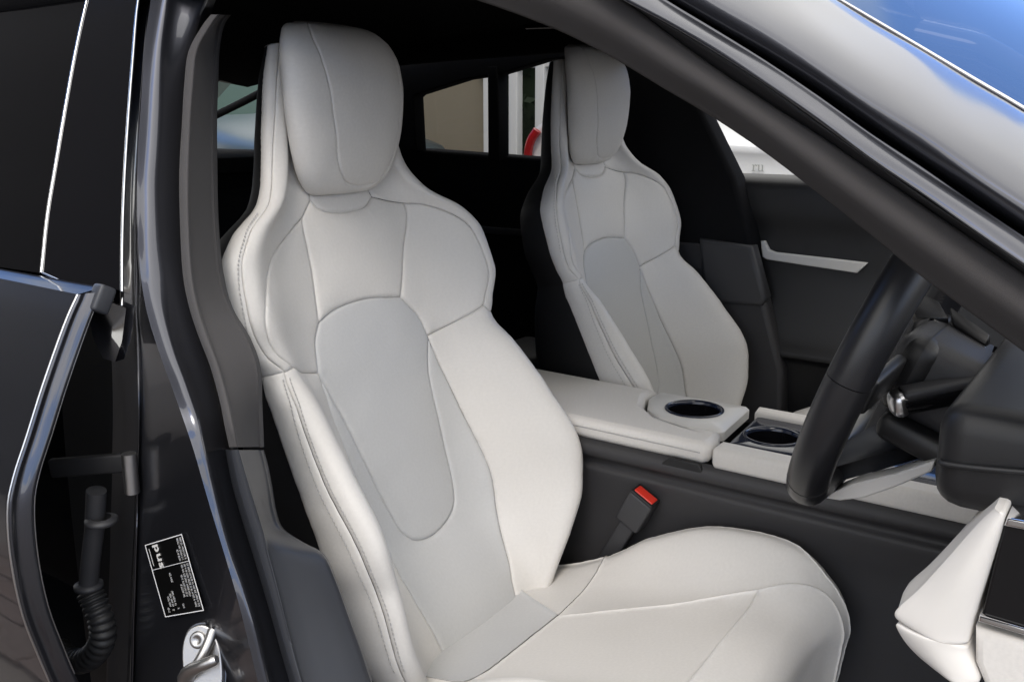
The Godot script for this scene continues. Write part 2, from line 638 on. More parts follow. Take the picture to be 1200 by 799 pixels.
func build_seat() -> Node3D:
	var s := assembly("front_seat", "", "", V(0, 0, .375))
	var bs := back_surf
	var SA := .065
	# seam lines (t across, y up)
	var collar := pl([-1.15, .996, -.67, .982, .0, .9785, .62, .984, 1.0, 1.0])
	var yoke_l1 := pl([1.0, 1.0, 1.33, .978])
	var yoke_l2 := pl([1.33, .978, 1.97, .954, 2.66, .931, 3.36, .900, 3.96, .865, 4.27, .832, 4.22, .808, 3.82, .790])
	var yoke_r1 := pl([-1.15, .996, -2.17, .981])
	var yoke_r2 := pl([-2.17, .981, -2.83, .973, -3.70, .943, -3.97, .905, -4.03, .868, -4.04, .837, -3.86, .803])
	var upper_l := pl([1.33, .978, 1.27, .907, 1.42, .834])
	var upper_r := pl([-2.17, .981, -1.54, .914, -.97, .843])
	var arc := pl([1.42, .834, .84, .8475, .0, .852, -.97, .843])
	var ins_l := pl([1.42, .834, 1.68, .809, 1.90, .770])
	var ins_r := pl([-.97, .843, -1.38, .809, -1.58, .776])
	var split_l := pl([1.90, .770, 2.92, .780, 3.82, .790])
	var split_l2 := pl([3.82, .790, 4.45, .787])
	var split_r := pl([-1.58, .776, -2.54, .786, -3.86, .803])
	var split_r2 := pl([-3.86, .803, -4.5, .790])
	var ins_low := pl([-1.58, .776, -1.31, .715, -1.29, .634, -1.26, .548, -1.04, .512, -.38, .494, .22, .496, .54, .514, .72, .545, 1.05, .62, 1.42, .70, 1.90, .770])
	var bol_r := pl([-1.58, .776, -1.96, .663, -2.24, .532, -1.92, .437, -1.6, .385, -1.5, .302])
	var bol_l := pl([1.90, .770, 1.80, .707, 1.65, .664, 1.30, .563, 1.12, .501, 1.15, .455, 1.25, .385, 1.3, .302])
	var edge_l := pl([4.5, 1.213, 4.6, 1.12, 4.78, 1.05, 4.74, .987, 4.55, .935, 4.66, .895, 4.76, .844, 4.72, .808, 4.45, .787])
	var edge_l2 := pl([4.45, .787, 4.82, .72, 4.95, .65, 4.90, .58, 4.75, .50, 4.6, .302])
	var edge_r := pl([-4.5, 1.213, -4.6, 1.12, -4.78, 1.05, -4.74, .987, -4.55, .935, -4.66, .895, -4.76, .844, -4.72, .815, -4.5, .790])
	var edge_r2 := pl([-4.5, .790, -4.75, .72, -4.8, .65, -4.8, .58, -4.7, .50, -4.6, .302])
	var col_top := p2([1.0, 1.0, 1.05, 1.05, -1.2, 1.05, -1.15, .996])
	panel("collar_panel", bs, collar + col_top, SA, 1.0, M.leather, s, .001)
	panel("upper_centre_panel", bs, rev(yoke_l1) + rev(collar) + yoke_r1 + upper_r + rev(arc) + rev(upper_l), SA, 1.0, M.leather, s, .005)
	panel("shoulder_panel", bs, yoke_l2 + rev(split_l) + rev(ins_l) + rev(upper_l), SA, 1.0, M.leather, s, .005)
	panel("shoulder_panel", bs, yoke_r2 + rev(split_r) + rev(ins_r) + rev(upper_r), SA, 1.0, M.leather, s, .005)
	panel("backrest_insert", bs, ins_low + rev(ins_l) + arc + ins_r, SA, 1.0, M.insert, s, .006)
	panel("lower_back_panel", bs, bol_r + rev(bol_l) + rev(ins_low), SA, 1.0, M.insert, s, .004)
	panel("side_bolster", bs, split_l + split_l2 + edge_l2 + rev(bol_l), SA, 1.0, M.leather, s, .005, .003)
	panel("side_bolster", bs, split_r + split_r2 + edge_r2 + rev(bol_r), SA, 1.0, M.leather, s, .005, .003)
	panel("yoke_panel", bs, edge_l + rev(split_l2) + rev(yoke_l2) + rev(yoke_l1) + p2([1.0, 1.0, 1.05, 1.05, -1.2, 1.05, -1.15, .996]) + yoke_r1 + yoke_r2 + split_r2 + rev(edge_r), SA, 1.0, M.leather, s, .003, .0022)
	var te := 5.4
	var tl := 5.5
	panel("side_panel", bs, edge_l + p2([4.45, .787, te, .786, te, .90, te, 1.0, te, 1.1, te, 1.213]), SA, 1.0, M.leather, s, .003, .0014, .013, .004)
	panel("side_panel", bs, edge_l2 + p2([tl, .302, tl, .45, tl, .60, tl, .70, tl, .760, te, .786]), SA, 1.0, M.leather, s, .003, .0014, .013, .004)
	panel("side_panel", bs, edge_r + p2([-4.5, .790, -te, .789, -te, .90, -te, 1.0, -te, 1.1, -te, 1.213]), SA, 1.0, M.leather, s, .003, .0014, .013, .004)
	panel("side_panel", bs, edge_r2 + p2([-tl, .302, -tl, .45, -tl, .60, -tl, .70, -tl, .76, -te, .789]), SA, 1.0, M.leather, s, .003, .0014, .013, .004)
	stitches("stitching", bs, p2([4.76, .844, 4.66, .895, 4.55, .935, 4.74, .987]), .14, M.stitch, s)
	stitches("stitching", bs, p2([4.5, .778, 4.82, .72, 4.95, .65, 4.90, .58, 4.75, .50, 4.68, .42]), .13, M.stitch, s)
	stitches("stitching", bs, p2([4.5, .778, 4.82, .72, 4.95, .65, 4.90, .58, 4.75, .50, 4.68, .42]), -.13, M.stitch, s)
	# hard shell behind the leather
	var shell := func(t: float, y: float) -> Vector3:
		var p: Vector3 = bs.call(t, y)
		return p + V(-.003, 0, -signf(t) * .0035)
	for sg in [1.0, -1.0]:
		surf_grid("backrest_shell", shell, (te - .1) * sg, 9.0 * sg, .783, 1.213, 24, 40, M.black, s)
		surf_grid("backrest_shell", shell, (tl - .1) * sg, 9.0 * sg, .30, .783, 24, 40, M.black, s)
	# the shell's closed top
	var st := begin()
	var ring := []
	for i in 61:
		ring.append(bs.call(lerpf(-9.0, 9.0, i / 60.0), 1.213))
	for i in 60:
		st.add_vertex(V(-.375, 1.218, 0)); st.add_vertex(ring[i]); st.add_vertex(ring[i + 1])
	commit(st, "shell_cap", M.leather, s)
	# headrest
	var hs := head_surf
	var hl := pl([1.75, 1.246, 1.72, 1.222, 1.50, 1.201, 1.22, 1.147, 1.10, 1.090, .98, 1.050, .45, 1.024, -.4, 1.0165, -1.2, 1.0165, -1.9, 1.021, -2.3, 1.05, -2.4, 1.10, -2.4, 1.16, -2.3, 1.215, -2.2, 1.246], 5)
	var h := s
	panel("headrest_front", hs, hl + p2([-1.0, 1.246, .4, 1.246]), .045, 1.0, M.leather, h, .002, .0022, .011, .004)
	panel("headrest_side", hs, hl + p2([-2.9, 1.246, -5.5, 1.246, -5.8, 1.2, -5.8, 1.05, -5.5, 1.005, -2, 1.003, 2, 1.003, 5.5, 1.005, 5.8, 1.05, 5.8, 1.2, 5.5, 1.246, 2.2, 1.246]), .045, 1.0, M.leather, h, .001, .0022, .012, .004)
	surf_grid("headrest_back", hs, 5.6, 8.0, 1.003, 1.247, 8, 24, M.leather, h)
	surf_grid("headrest_back", hs, -5.6, -8.0, 1.003, 1.247, 8, 24, M.leather, h)
	var hst := begin()
	var hr := []
	for i in 41:
		hr.append(hs.call(lerpf(-8.0, 8.0, i / 40.0), 1.2465))
	for i in 40:
		hst.add_vertex(V(-.365, 1.249, 0)); hst.add_vertex(hr[i]); hst.add_vertex(hr[i + 1])
	commit(hst, "headrest_cap", M.leather, h)
	# cushion
	var cs := seat_surf
	var CB := .10
	var cross := pl([2.55, 2.25, .68, 2.24, -.62, 2.24])
	var cross_r := pl([-.62, 2.24, -1.97, 2.16, -3.38, 2.15, -4.4, 2.10])
	var cross_l := pl([2.55, 2.25, 3.4, 2.2, 4.4, 2.10])
	var in_r := pl([-1.75, .35, -1.73, .82, -1.18, 1.51, -.62, 2.24])
	var in_l := pl([2.2, .35, 2.25, .82, 2.4, 1.51, 2.55, 2.25])
	var low_r := pl([-.62, 2.24, -.95, 3.02, -1.38, 3.79, -1.85, 4.31, -2.24, 4.87])
	var low_r2 := pl([-2.24, 4.87, -2.86, 5.57, -3.30, 6.25, -3.45, 7.2, -3.5, 8.9])
	var low_l := pl([2.55, 2.25, 2.6, 3.5, 2.65, 4.87])
	var low_l2 := pl([2.65, 4.87, 2.9, 5.7, 3.2, 6.4, 3.4, 7.2, 3.5, 8.9])
	var thigh := pl([2.65, 4.87, .85, 4.92, -.59, 4.87, -2.24, 4.87])
	var out_r := pl([-4.4, 2.10, -4.45, 3.0, -4.45, 4.0, -4.3, 5.0, -3.95, 5.6, -3.85, 6.2, -4.1, 7.2, -4.2, 8.9])
	var out_l := pl([4.4, 2.10, 4.45, 3.0, 4.45, 4.0, 4.3, 5.0, 3.95, 5.6, 3.85, 6.2, 4.1, 7.2, 4.2, 8.9])
	panel("cushion_insert", cs, in_r + rev(cross) + rev(in_l), SA, CB, M.insert, s, .004)
	panel("cushion_centre_panel", cs, cross + low_r + rev(thigh) + rev(low_l), SA, CB, M.leather, s, .003, .002)
	panel("thigh_panel", cs, thigh + low_r2 + p2([0, 8.9, 3.5, 8.9]) + rev(low_l2), SA, CB, M.leather, s, .003, .002)
	panel("cushion_rear_bolster", cs, in_r + cross_r + p2([-4.5, 1.2, -4.5, .35]), SA, CB, M.leather, s, .003, .003)
	panel("cushion_rear_bolster", cs, in_l + cross_l + p2([4.5, 1.2, 4.5, .35]), SA, CB, M.leather, s, .003, .003)
	panel("cushion_bolster", cs, rev(cross_r) + low_r + low_r2 + rev(out_r), SA, CB, M.leather, s, .003, .0018)
	panel("cushion_bolster", cs, rev(cross_l) + low_l + low_l2 + rev(out_l), SA, CB, M.leather, s, .003, .0018)
	panel("cushion_side_panel", cs, out_r + p2([-5.6, 8.9, -6.2, 7, -6.2, 5, -6.2, 3, -6.0, 1, -5.6, .35, -4.5, .35, -4.5, 1.2]), SA, CB, M.leather, s, .002, .001)
	panel("cushion_side_panel", cs, out_l + p2([5.6, 8.9, 6.2, 7, 6.2, 5, 6.2, 3, 6.0, 1, 5.6, .35, 4.5, .35, 4.5, 1.2]), SA, CB, M.leather, s, .002, .001)
	stitches("stitching", cs, p2([-4.3, 5.0, -3.95, 5.6, -3.85, 6.2]), .10, M.stitch, s, .0025)
	rbox("seat_base", V(.48, .16, .40), .02, V(.07, .25, 0), M.black, s)
	for z in [-.19, .19]:
		rbox("seat_rail", V(.62, .04, .03), .006, V(.06, .15, z), M.plastic, s)
	return s

# ---------------------------------------------------------------- the car
func build_body() -> void:
	var b := assembly("car_body", "dark grey car body around the open front doorway, with pillars and windscreen", "car body")
	var bp := [[V(-0.590,1.409,0.495),V(-0.578,1.359,0.521),V(-0.564,1.310,0.545),V(-0.547,1.261,0.569),V(-0.527,1.214,0.593),V(-0.506,1.168,0.616),V(-0.484,1.124,0.638),V(-0.462,1.081,0.660),V(-0.440,1.039,0.681),V(-0.417,0.998,0.701),V(-0.393,0.959,0.720),V(-0.369,0.922,0.739),V(-0.358,0.882,0.749),V(-0.347,0.843,0.758),V(-0.332,0.806,0.770),V(-0.339,0.761,0.770),V(-0.348,0.716,0.770),V(-0.357,0.669,0.770),V(-0.368,0.620,0.770),V(-0.378,0.570,0.770),V(-0.390,0.518,0.770),V(-0.401,0.465,0.770),V(-0.413,0.410,0.770),V(-0.424,0.354,0.770),V(-0.436,0.296,0.770),V(-0.448,0.236,0.770),V(-0.460,0.174,0.770),V(-0.469,0.127,0.770)],
		[V(-0.501,1.394,0.523),V(-0.491,1.347,0.547),V(-0.478,1.300,0.570),V(-0.462,1.254,0.593),V(-0.444,1.209,0.615),V(-0.425,1.166,0.637),V(-0.405,1.124,0.658),V(-0.384,1.082,0.679),V(-0.364,1.043,0.699),V(-0.343,1.004,0.718),V(-0.321,0.967,0.737),V(-0.299,0.931,0.755),V(-0.276,0.896,0.772),V(-0.253,0.863,0.788),V(-0.231,0.831,0.805),V(-0.229,0.793,0.810),V(-0.236,0.752,0.810),V(-0.244,0.709,0.810),V(-0.253,0.665,0.810),V(-0.262,0.619,0.810),V(-0.272,0.573,0.810),V(-0.281,0.524,0.810),V(-0.291,0.475,0.810),V(-0.301,0.424,0.810),V(-0.310,0.372,0.810),V(-0.320,0.318,0.810),V(-0.331,0.262,0.810),V(-0.339,0.219,0.810)],
		[V(-0.478,1.390,0.533),V(-0.468,1.343,0.556),V(-0.456,1.297,0.579),V(-0.440,1.252,0.602),V(-0.422,1.208,0.624),V(-0.403,1.165,0.645),V(-0.384,1.123,0.666),V(-0.364,1.083,0.686),V(-0.344,1.044,0.706),V(-0.323,1.006,0.725),V(-0.302,0.969,0.743),V(-0.280,0.934,0.761),V(-0.258,0.900,0.778),V(-0.235,0.867,0.795),V(-0.214,0.835,0.811),V(-0.208,0.799,0.818),V(-0.215,0.759,0.818),V(-0.223,0.717,0.818),V(-0.231,0.673,0.818),V(-0.240,0.629,0.818),V(-0.249,0.583,0.818),V(-0.259,0.536,0.818),V(-0.268,0.487,0.818),V(-0.278,0.437,0.818),V(-0.287,0.386,0.818),V(-0.297,0.333,0.818),V(-0.306,0.279,0.818),V(-0.314,0.237,0.818)],
		[V(-0.480,1.391,0.528),V(-0.470,1.344,0.552),V(-0.458,1.298,0.575),V(-0.443,1.253,0.598),V(-0.425,1.208,0.620),V(-0.406,1.165,0.641),V(-0.386,1.123,0.662),V(-0.366,1.083,0.683),V(-0.346,1.044,0.702),V(-0.326,1.005,0.721),V(-0.304,0.969,0.740),V(-0.282,0.933,0.757),V(-0.260,0.899,0.775),V(-0.237,0.866,0.791),V(-0.216,0.834,0.807),V(-0.211,0.798,0.814),V(-0.218,0.757,0.814),V(-0.226,0.715,0.814),V(-0.234,0.671,0.814),V(-0.243,0.626,0.814),V(-0.253,0.580,0.814),V(-0.262,0.533,0.814),V(-0.271,0.484,0.814),V(-0.281,0.434,0.814),V(-0.290,0.382,0.814),V(-0.300,0.329,0.814),V(-0.309,0.275,0.814),V(-0.317,0.232,0.814)],
		[V(-0.428,1.380,0.563),V(-0.421,1.335,0.586),V(-0.412,1.291,0.608),V(-0.398,1.247,0.629),V(-0.382,1.205,0.651),V(-0.363,1.164,0.671),V(-0.344,1.123,0.691),V(-0.325,1.084,0.711),V(-0.304,1.047,0.730),V(-0.283,1.010,0.748),V(-0.261,0.975,0.765),V(-0.235,0.941,0.782),V(-0.205,0.910,0.798),V(-0.169,0.880,0.813),V(-0.132,0.852,0.827),V(-0.098,0.826,0.840),V(-0.080,0.795,0.843),V(-0.069,0.762,0.843),V(-0.057,0.728,0.843),V(-0.045,0.695,0.843),V(-0.033,0.661,0.843),V(-0.023,0.627,0.843),V(-0.014,0.592,0.843),V(-0.005,0.557,0.843),V(0.004,0.522,0.843),V(0.014,0.486,0.843),V(0.023,0.450,0.843),V(0.032,0.424,0.843)],
		[V(-0.395,1.377,0.557),V(-0.395,1.333,0.578),V(-0.390,1.290,0.600),V(-0.379,1.247,0.622),V(-0.365,1.205,0.643),V(-0.348,1.163,0.663),V(-0.330,1.123,0.683),V(-0.311,1.084,0.703),V(-0.292,1.047,0.722),V(-0.271,1.010,0.740),V(-0.250,0.975,0.758),V(-0.225,0.941,0.774),V(-0.193,0.910,0.790),V(-0.157,0.880,0.805),V(-0.120,0.853,0.819),V(-0.087,0.826,0.832),V(-0.073,0.794,0.835),V(-0.064,0.760,0.835),V(-0.054,0.726,0.835),V(-0.042,0.692,0.835),V(-0.028,0.659,0.835),V(-0.016,0.625,0.835),V(-0.007,0.590,0.835),V(0.002,0.555,0.835),V(0.011,0.520,0.835),V(0.021,0.484,0.835),V(0.030,0.449,0.835),V(0.039,0.422,0.835)],
		[V(-0.381,1.378,0.541),V(-0.385,1.335,0.563),V(-0.383,1.291,0.584),V(-0.375,1.248,0.606),V(-0.363,1.206,0.627),V(-0.346,1.164,0.648),V(-0.327,1.123,0.668),V(-0.308,1.084,0.688),V(-0.289,1.046,0.707),V(-0.268,1.009,0.725),V(-0.246,0.974,0.743),V(-0.221,0.940,0.760),V(-0.191,0.908,0.776),V(-0.157,0.877,0.791),V(-0.122,0.849,0.805),V(-0.091,0.822,0.819),V(-0.080,0.788,0.820),V(-0.073,0.753,0.820),V(-0.063,0.718,0.820),V(-0.051,0.684,0.820),V(-0.037,0.650,0.820),V(-0.025,0.615,0.820),V(-0.015,0.580,0.820),V(-0.006,0.544,0.820),V(0.004,0.508,0.820),V(0.014,0.472,0.820),V(0.023,0.435,0.820),V(0.032,0.408,0.820)],
		[V(-0.313,1.373,0.521),V(-0.337,1.333,0.542),V(-0.351,1.291,0.562),V(-0.357,1.249,0.584),V(-0.355,1.207,0.605),V(-0.346,1.165,0.626),V(-0.331,1.123,0.646),V(-0.312,1.083,0.666),V(-0.292,1.045,0.686),V(-0.271,1.007,0.704),V(-0.248,0.971,0.722),V(-0.221,0.937,0.740),V(-0.190,0.904,0.756),V(-0.156,0.873,0.771),V(-0.123,0.844,0.786),V(-0.097,0.815,0.798),V(-0.089,0.779,0.798),V(-0.080,0.744,0.798),V(-0.070,0.708,0.798),V(-0.057,0.673,0.798),V(-0.043,0.638,0.798),V(-0.029,0.603,0.798),V(-0.017,0.568,0.798),V(-0.005,0.532,0.798),V(0.007,0.496,0.798),V(0.019,0.460,0.798),V(0.030,0.423,0.798),V(0.040,0.397,0.798)],
		[V(-0.321,1.377,0.507),V(-0.344,1.336,0.527),V(-0.359,1.293,0.548),V(-0.365,1.250,0.570),V(-0.363,1.208,0.591),V(-0.354,1.165,0.612),V(-0.338,1.123,0.633),V(-0.320,1.083,0.654),V(-0.300,1.044,0.673),V(-0.278,1.006,0.692),V(-0.255,0.969,0.710),V(-0.228,0.934,0.728),V(-0.196,0.901,0.744),V(-0.162,0.870,0.760),V(-0.130,0.841,0.775),V(-0.106,0.810,0.785),V(-0.098,0.774,0.785),V(-0.089,0.737,0.785),V(-0.078,0.701,0.785),V(-0.065,0.665,0.785),V(-0.050,0.630,0.785),V(-0.037,0.594,0.785),V(-0.024,0.558,0.785),V(-0.012,0.522,0.785),V(0.000,0.486,0.785),V(0.012,0.449,0.785),V(0.023,0.412,0.785),V(0.034,0.385,0.785)],
		[V(-0.353,1.387,0.467),V(-0.378,1.344,0.488),V(-0.393,1.300,0.510),V(-0.399,1.256,0.532),V(-0.398,1.211,0.554),V(-0.388,1.167,0.577),V(-0.372,1.124,0.598),V(-0.353,1.081,0.619),V(-0.332,1.041,0.640),V(-0.310,1.001,0.659),V(-0.286,0.963,0.678),V(-0.258,0.927,0.697),V(-0.226,0.892,0.714),V(-0.191,0.860,0.730),V(-0.157,0.829,0.745),V(-0.140,0.794,0.750),V(-0.131,0.756,0.750),V(-0.122,0.717,0.750),V(-0.111,0.679,0.750),V(-0.097,0.642,0.750),V(-0.082,0.605,0.750),V(-0.067,0.567,0.750),V(-0.054,0.530,0.750),V(-0.041,0.491,0.750),V(-0.028,0.453,0.750),V(-0.016,0.414,0.750),V(-0.004,0.375,0.750),V(0.007,0.347,0.750)]]
	lofted("centre_pillar", bp.slice(4), M.paint, b, 4, 4)
	lofted("door_jamb", bp.slice(0, 5), M.paint, b, 4, 3)
	lofted("pillar_trim", [[V(-0.377,1.245,0.552),V(-0.387,1.232,0.559),V(-0.398,1.199,0.575),V(-0.383,1.156,0.597),V(-0.364,1.113,0.618),V(-0.334,1.052,0.649),V(-0.301,0.993,0.679),V(-0.264,0.938,0.706),V(-0.234,0.903,0.723),V(-0.201,0.875,0.738),V(-0.167,0.848,0.751),V(-0.137,0.818,0.765),V(-0.131,0.790,0.765),V(-0.126,0.767,0.765)],
		[V(-0.325,1.239,0.594),V(-0.334,1.226,0.601),V(-0.345,1.195,0.616),V(-0.330,1.154,0.637),V(-0.312,1.113,0.657),V(-0.284,1.055,0.687),V(-0.253,0.999,0.714),V(-0.218,0.947,0.741),V(-0.189,0.914,0.757),V(-0.158,0.887,0.770),V(-0.125,0.862,0.783),V(-0.095,0.833,0.797),V(-0.081,0.811,0.804),V(-0.076,0.789,0.804)],
		[V(-0.311,1.238,0.601),V(-0.321,1.225,0.608),V(-0.331,1.195,0.623),V(-0.317,1.153,0.643),V(-0.299,1.113,0.663),V(-0.271,1.056,0.692),V(-0.240,1.001,0.720),V(-0.206,0.949,0.746),V(-0.177,0.916,0.762),V(-0.147,0.890,0.775),V(-0.115,0.865,0.788),V(-0.085,0.836,0.802),V(-0.069,0.815,0.810),V(-0.064,0.794,0.810)],
		[V(-0.301,1.237,0.601),V(-0.311,1.224,0.608),V(-0.321,1.194,0.623),V(-0.307,1.153,0.643),V(-0.289,1.113,0.663),V(-0.262,1.056,0.692),V(-0.231,1.001,0.719),V(-0.197,0.949,0.745),V(-0.169,0.917,0.761),V(-0.139,0.891,0.775),V(-0.107,0.866,0.787),V(-0.078,0.838,0.801),V(-0.061,0.816,0.810),V(-0.056,0.795,0.810)],
		[V(-0.306,1.238,0.593),V(-0.315,1.225,0.599),V(-0.325,1.195,0.615),V(-0.311,1.154,0.635),V(-0.294,1.113,0.655),V(-0.266,1.055,0.684),V(-0.236,1.000,0.712),V(-0.201,0.948,0.738),V(-0.173,0.915,0.754),V(-0.142,0.889,0.768),V(-0.111,0.863,0.780),V(-0.081,0.835,0.794),V(-0.066,0.813,0.802),V(-0.061,0.792,0.802)],
		[V(-0.377,1.247,0.531),V(-0.384,1.233,0.539),V(-0.375,1.200,0.555),V(-0.355,1.156,0.577),V(-0.335,1.113,0.598),V(-0.302,1.052,0.629),V(-0.269,0.993,0.658),V(-0.230,0.938,0.686),V(-0.195,0.904,0.703),V(-0.153,0.877,0.716),V(-0.121,0.851,0.730),V(-0.103,0.819,0.745),V(-0.104,0.789,0.745),V(-0.105,0.766,0.745)],
		[V(-0.384,1.248,0.521),V(-0.390,1.234,0.528),V(-0.381,1.200,0.545),V(-0.362,1.156,0.567),V(-0.341,1.113,0.589),V(-0.308,1.051,0.620),V(-0.274,0.992,0.649),V(-0.236,0.936,0.677),V(-0.201,0.902,0.694),V(-0.158,0.875,0.708),V(-0.126,0.848,0.721),V(-0.110,0.815,0.735),V(-0.111,0.785,0.735),V(-0.112,0.761,0.735)],
		[V(-0.436,1.255,0.472),V(-0.443,1.240,0.480),V(-0.434,1.205,0.498),V(-0.413,1.158,0.521),V(-0.391,1.113,0.544),V(-0.357,1.047,0.576),V(-0.322,0.985,0.607),V(-0.281,0.927,0.637),V(-0.245,0.890,0.655),V(-0.199,0.862,0.669),V(-0.166,0.833,0.683),V(-0.159,0.795,0.690),V(-0.160,0.763,0.690),V(-0.161,0.738,0.690)]], M.fabric, b, 4, 4)
	lofted("trim_edge", [[V(-0.320,1.239,0.597),V(-0.330,1.226,0.603),V(-0.340,1.195,0.618),V(-0.326,1.154,0.639),V(-0.308,1.113,0.659),V(-0.279,1.055,0.688),V(-0.249,1.000,0.716),V(-0.214,0.947,0.742),V(-0.185,0.915,0.759),V(-0.154,0.888,0.772),V(-0.122,0.863,0.785),V(-0.092,0.834,0.799),V(-0.077,0.812,0.806),V(-0.072,0.791,0.806)],
		[V(-0.306,1.237,0.605),V(-0.315,1.224,0.612),V(-0.325,1.194,0.627),V(-0.311,1.153,0.647),V(-0.294,1.113,0.667),V(-0.266,1.056,0.696),V(-0.235,1.001,0.723),V(-0.201,0.950,0.749),V(-0.172,0.917,0.765),V(-0.142,0.891,0.779),V(-0.110,0.866,0.791),V(-0.081,0.838,0.805),V(-0.063,0.817,0.814),V(-0.059,0.796,0.814)],
		[V(-0.296,1.237,0.606),V(-0.305,1.224,0.612),V(-0.315,1.194,0.627),V(-0.301,1.153,0.647),V(-0.284,1.114,0.667),V(-0.256,1.056,0.696),V(-0.226,1.002,0.723),V(-0.192,0.950,0.749),V(-0.164,0.918,0.765),V(-0.134,0.892,0.778),V(-0.103,0.867,0.790),V(-0.074,0.839,0.804),V(-0.055,0.818,0.814),V(-0.051,0.798,0.814)],
		[V(-0.302,1.238,0.597),V(-0.311,1.225,0.604),V(-0.321,1.194,0.619),V(-0.307,1.153,0.639),V(-0.290,1.113,0.659),V(-0.262,1.056,0.688),V(-0.232,1.001,0.716),V(-0.198,0.949,0.742),V(-0.169,0.916,0.758),V(-0.139,0.890,0.771),V(-0.108,0.865,0.784),V(-0.078,0.837,0.798),V(-0.062,0.815,0.806),V(-0.057,0.794,0.806)]], M.fabric, b, 4, 3)
	lofted("lower_pillar_trim", [[V(-0.134,0.763,0.765),V(-0.132,0.745,0.765),V(-0.128,0.721,0.765),V(-0.118,0.693,0.765),V(-0.111,0.675,0.765),V(-0.105,0.661,0.765),V(-0.100,0.647,0.765),V(-0.091,0.619,0.765),V(-0.078,0.581,0.765),V(-0.066,0.543,0.765),V(-0.054,0.507,0.765),V(-0.033,0.449,0.765),V(-0.009,0.383,0.765)],
		[V(-0.088,0.783,0.800),V(-0.086,0.766,0.800),V(-0.082,0.744,0.800),V(-0.073,0.718,0.800),V(-0.066,0.700,0.800),V(-0.061,0.687,0.800),V(-0.056,0.674,0.800),V(-0.047,0.648,0.800),V(-0.035,0.612,0.800),V(-0.024,0.576,0.800),V(-0.012,0.541,0.800),V(0.007,0.487,0.800),V(0.031,0.425,0.800)],
		[V(-0.068,0.790,0.810),V(-0.065,0.774,0.810),V(-0.060,0.752,0.810),V(-0.051,0.727,0.810),V(-0.045,0.710,0.810),V(-0.040,0.697,0.810),V(-0.035,0.684,0.810),V(-0.026,0.658,0.810),V(-0.015,0.623,0.810),V(-0.004,0.588,0.810),V(0.008,0.554,0.810),V(0.027,0.501,0.810),V(0.050,0.441,0.810)],
		[V(-0.061,0.792,0.813),V(-0.059,0.777,0.813),V(-0.054,0.755,0.813),V(-0.045,0.729,0.813),V(-0.038,0.713,0.813),V(-0.033,0.700,0.813),V(-0.029,0.687,0.813),V(-0.020,0.661,0.813),V(-0.009,0.627,0.813),V(0.002,0.592,0.813),V(0.014,0.558,0.813),V(0.033,0.506,0.813),V(0.055,0.445,0.813)],
		[V(-0.053,0.794,0.811),V(-0.048,0.778,0.811),V(-0.041,0.757,0.811),V(-0.032,0.732,0.811),V(-0.025,0.715,0.811),V(-0.021,0.703,0.811),V(-0.017,0.690,0.811),V(-0.009,0.664,0.811),V(0.001,0.629,0.811),V(0.011,0.594,0.811),V(0.022,0.560,0.811),V(0.041,0.508,0.811),V(0.063,0.448,0.811)],
		[V(-0.057,0.791,0.806),V(-0.052,0.776,0.806),V(-0.045,0.755,0.806),V(-0.035,0.729,0.806),V(-0.029,0.712,0.806),V(-0.024,0.700,0.806),V(-0.020,0.687,0.806),V(-0.012,0.661,0.806),V(-0.002,0.626,0.806),V(0.008,0.591,0.806),V(0.019,0.556,0.806),V(0.038,0.504,0.806),V(0.060,0.443,0.806)],
		[V(-0.102,0.764,0.748),V(-0.097,0.748,0.748),V(-0.092,0.724,0.748),V(-0.088,0.695,0.748),V(-0.078,0.677,0.748),V(-0.047,0.670,0.748),V(-0.015,0.665,0.748),V(0.002,0.640,0.748),V(0.018,0.605,0.748),V(0.034,0.570,0.748),V(0.048,0.536,0.748),V(0.071,0.483,0.748),V(0.098,0.422,0.748)],
		[V(-0.111,0.758,0.735),V(-0.106,0.741,0.735),V(-0.101,0.717,0.735),V(-0.096,0.688,0.735),V(-0.086,0.670,0.735),V(-0.055,0.663,0.735),V(-0.023,0.657,0.735),V(-0.005,0.632,0.735),V(0.011,0.597,0.735),V(0.027,0.561,0.735),V(0.041,0.526,0.735),V(0.065,0.472,0.735),V(0.092,0.410,0.735)],
		[V(-0.162,0.734,0.690),V(-0.156,0.716,0.690),V(-0.151,0.690,0.690),V(-0.146,0.659,0.690),V(-0.135,0.640,0.690),V(-0.102,0.632,0.690),V(-0.067,0.626,0.690),V(-0.049,0.599,0.690),V(-0.031,0.562,0.690),V(-0.015,0.524,0.690),V(0.001,0.487,0.690),V(0.026,0.429,0.690),V(0.055,0.363,0.690)]], M.grey_plastic, b, 4, 3)
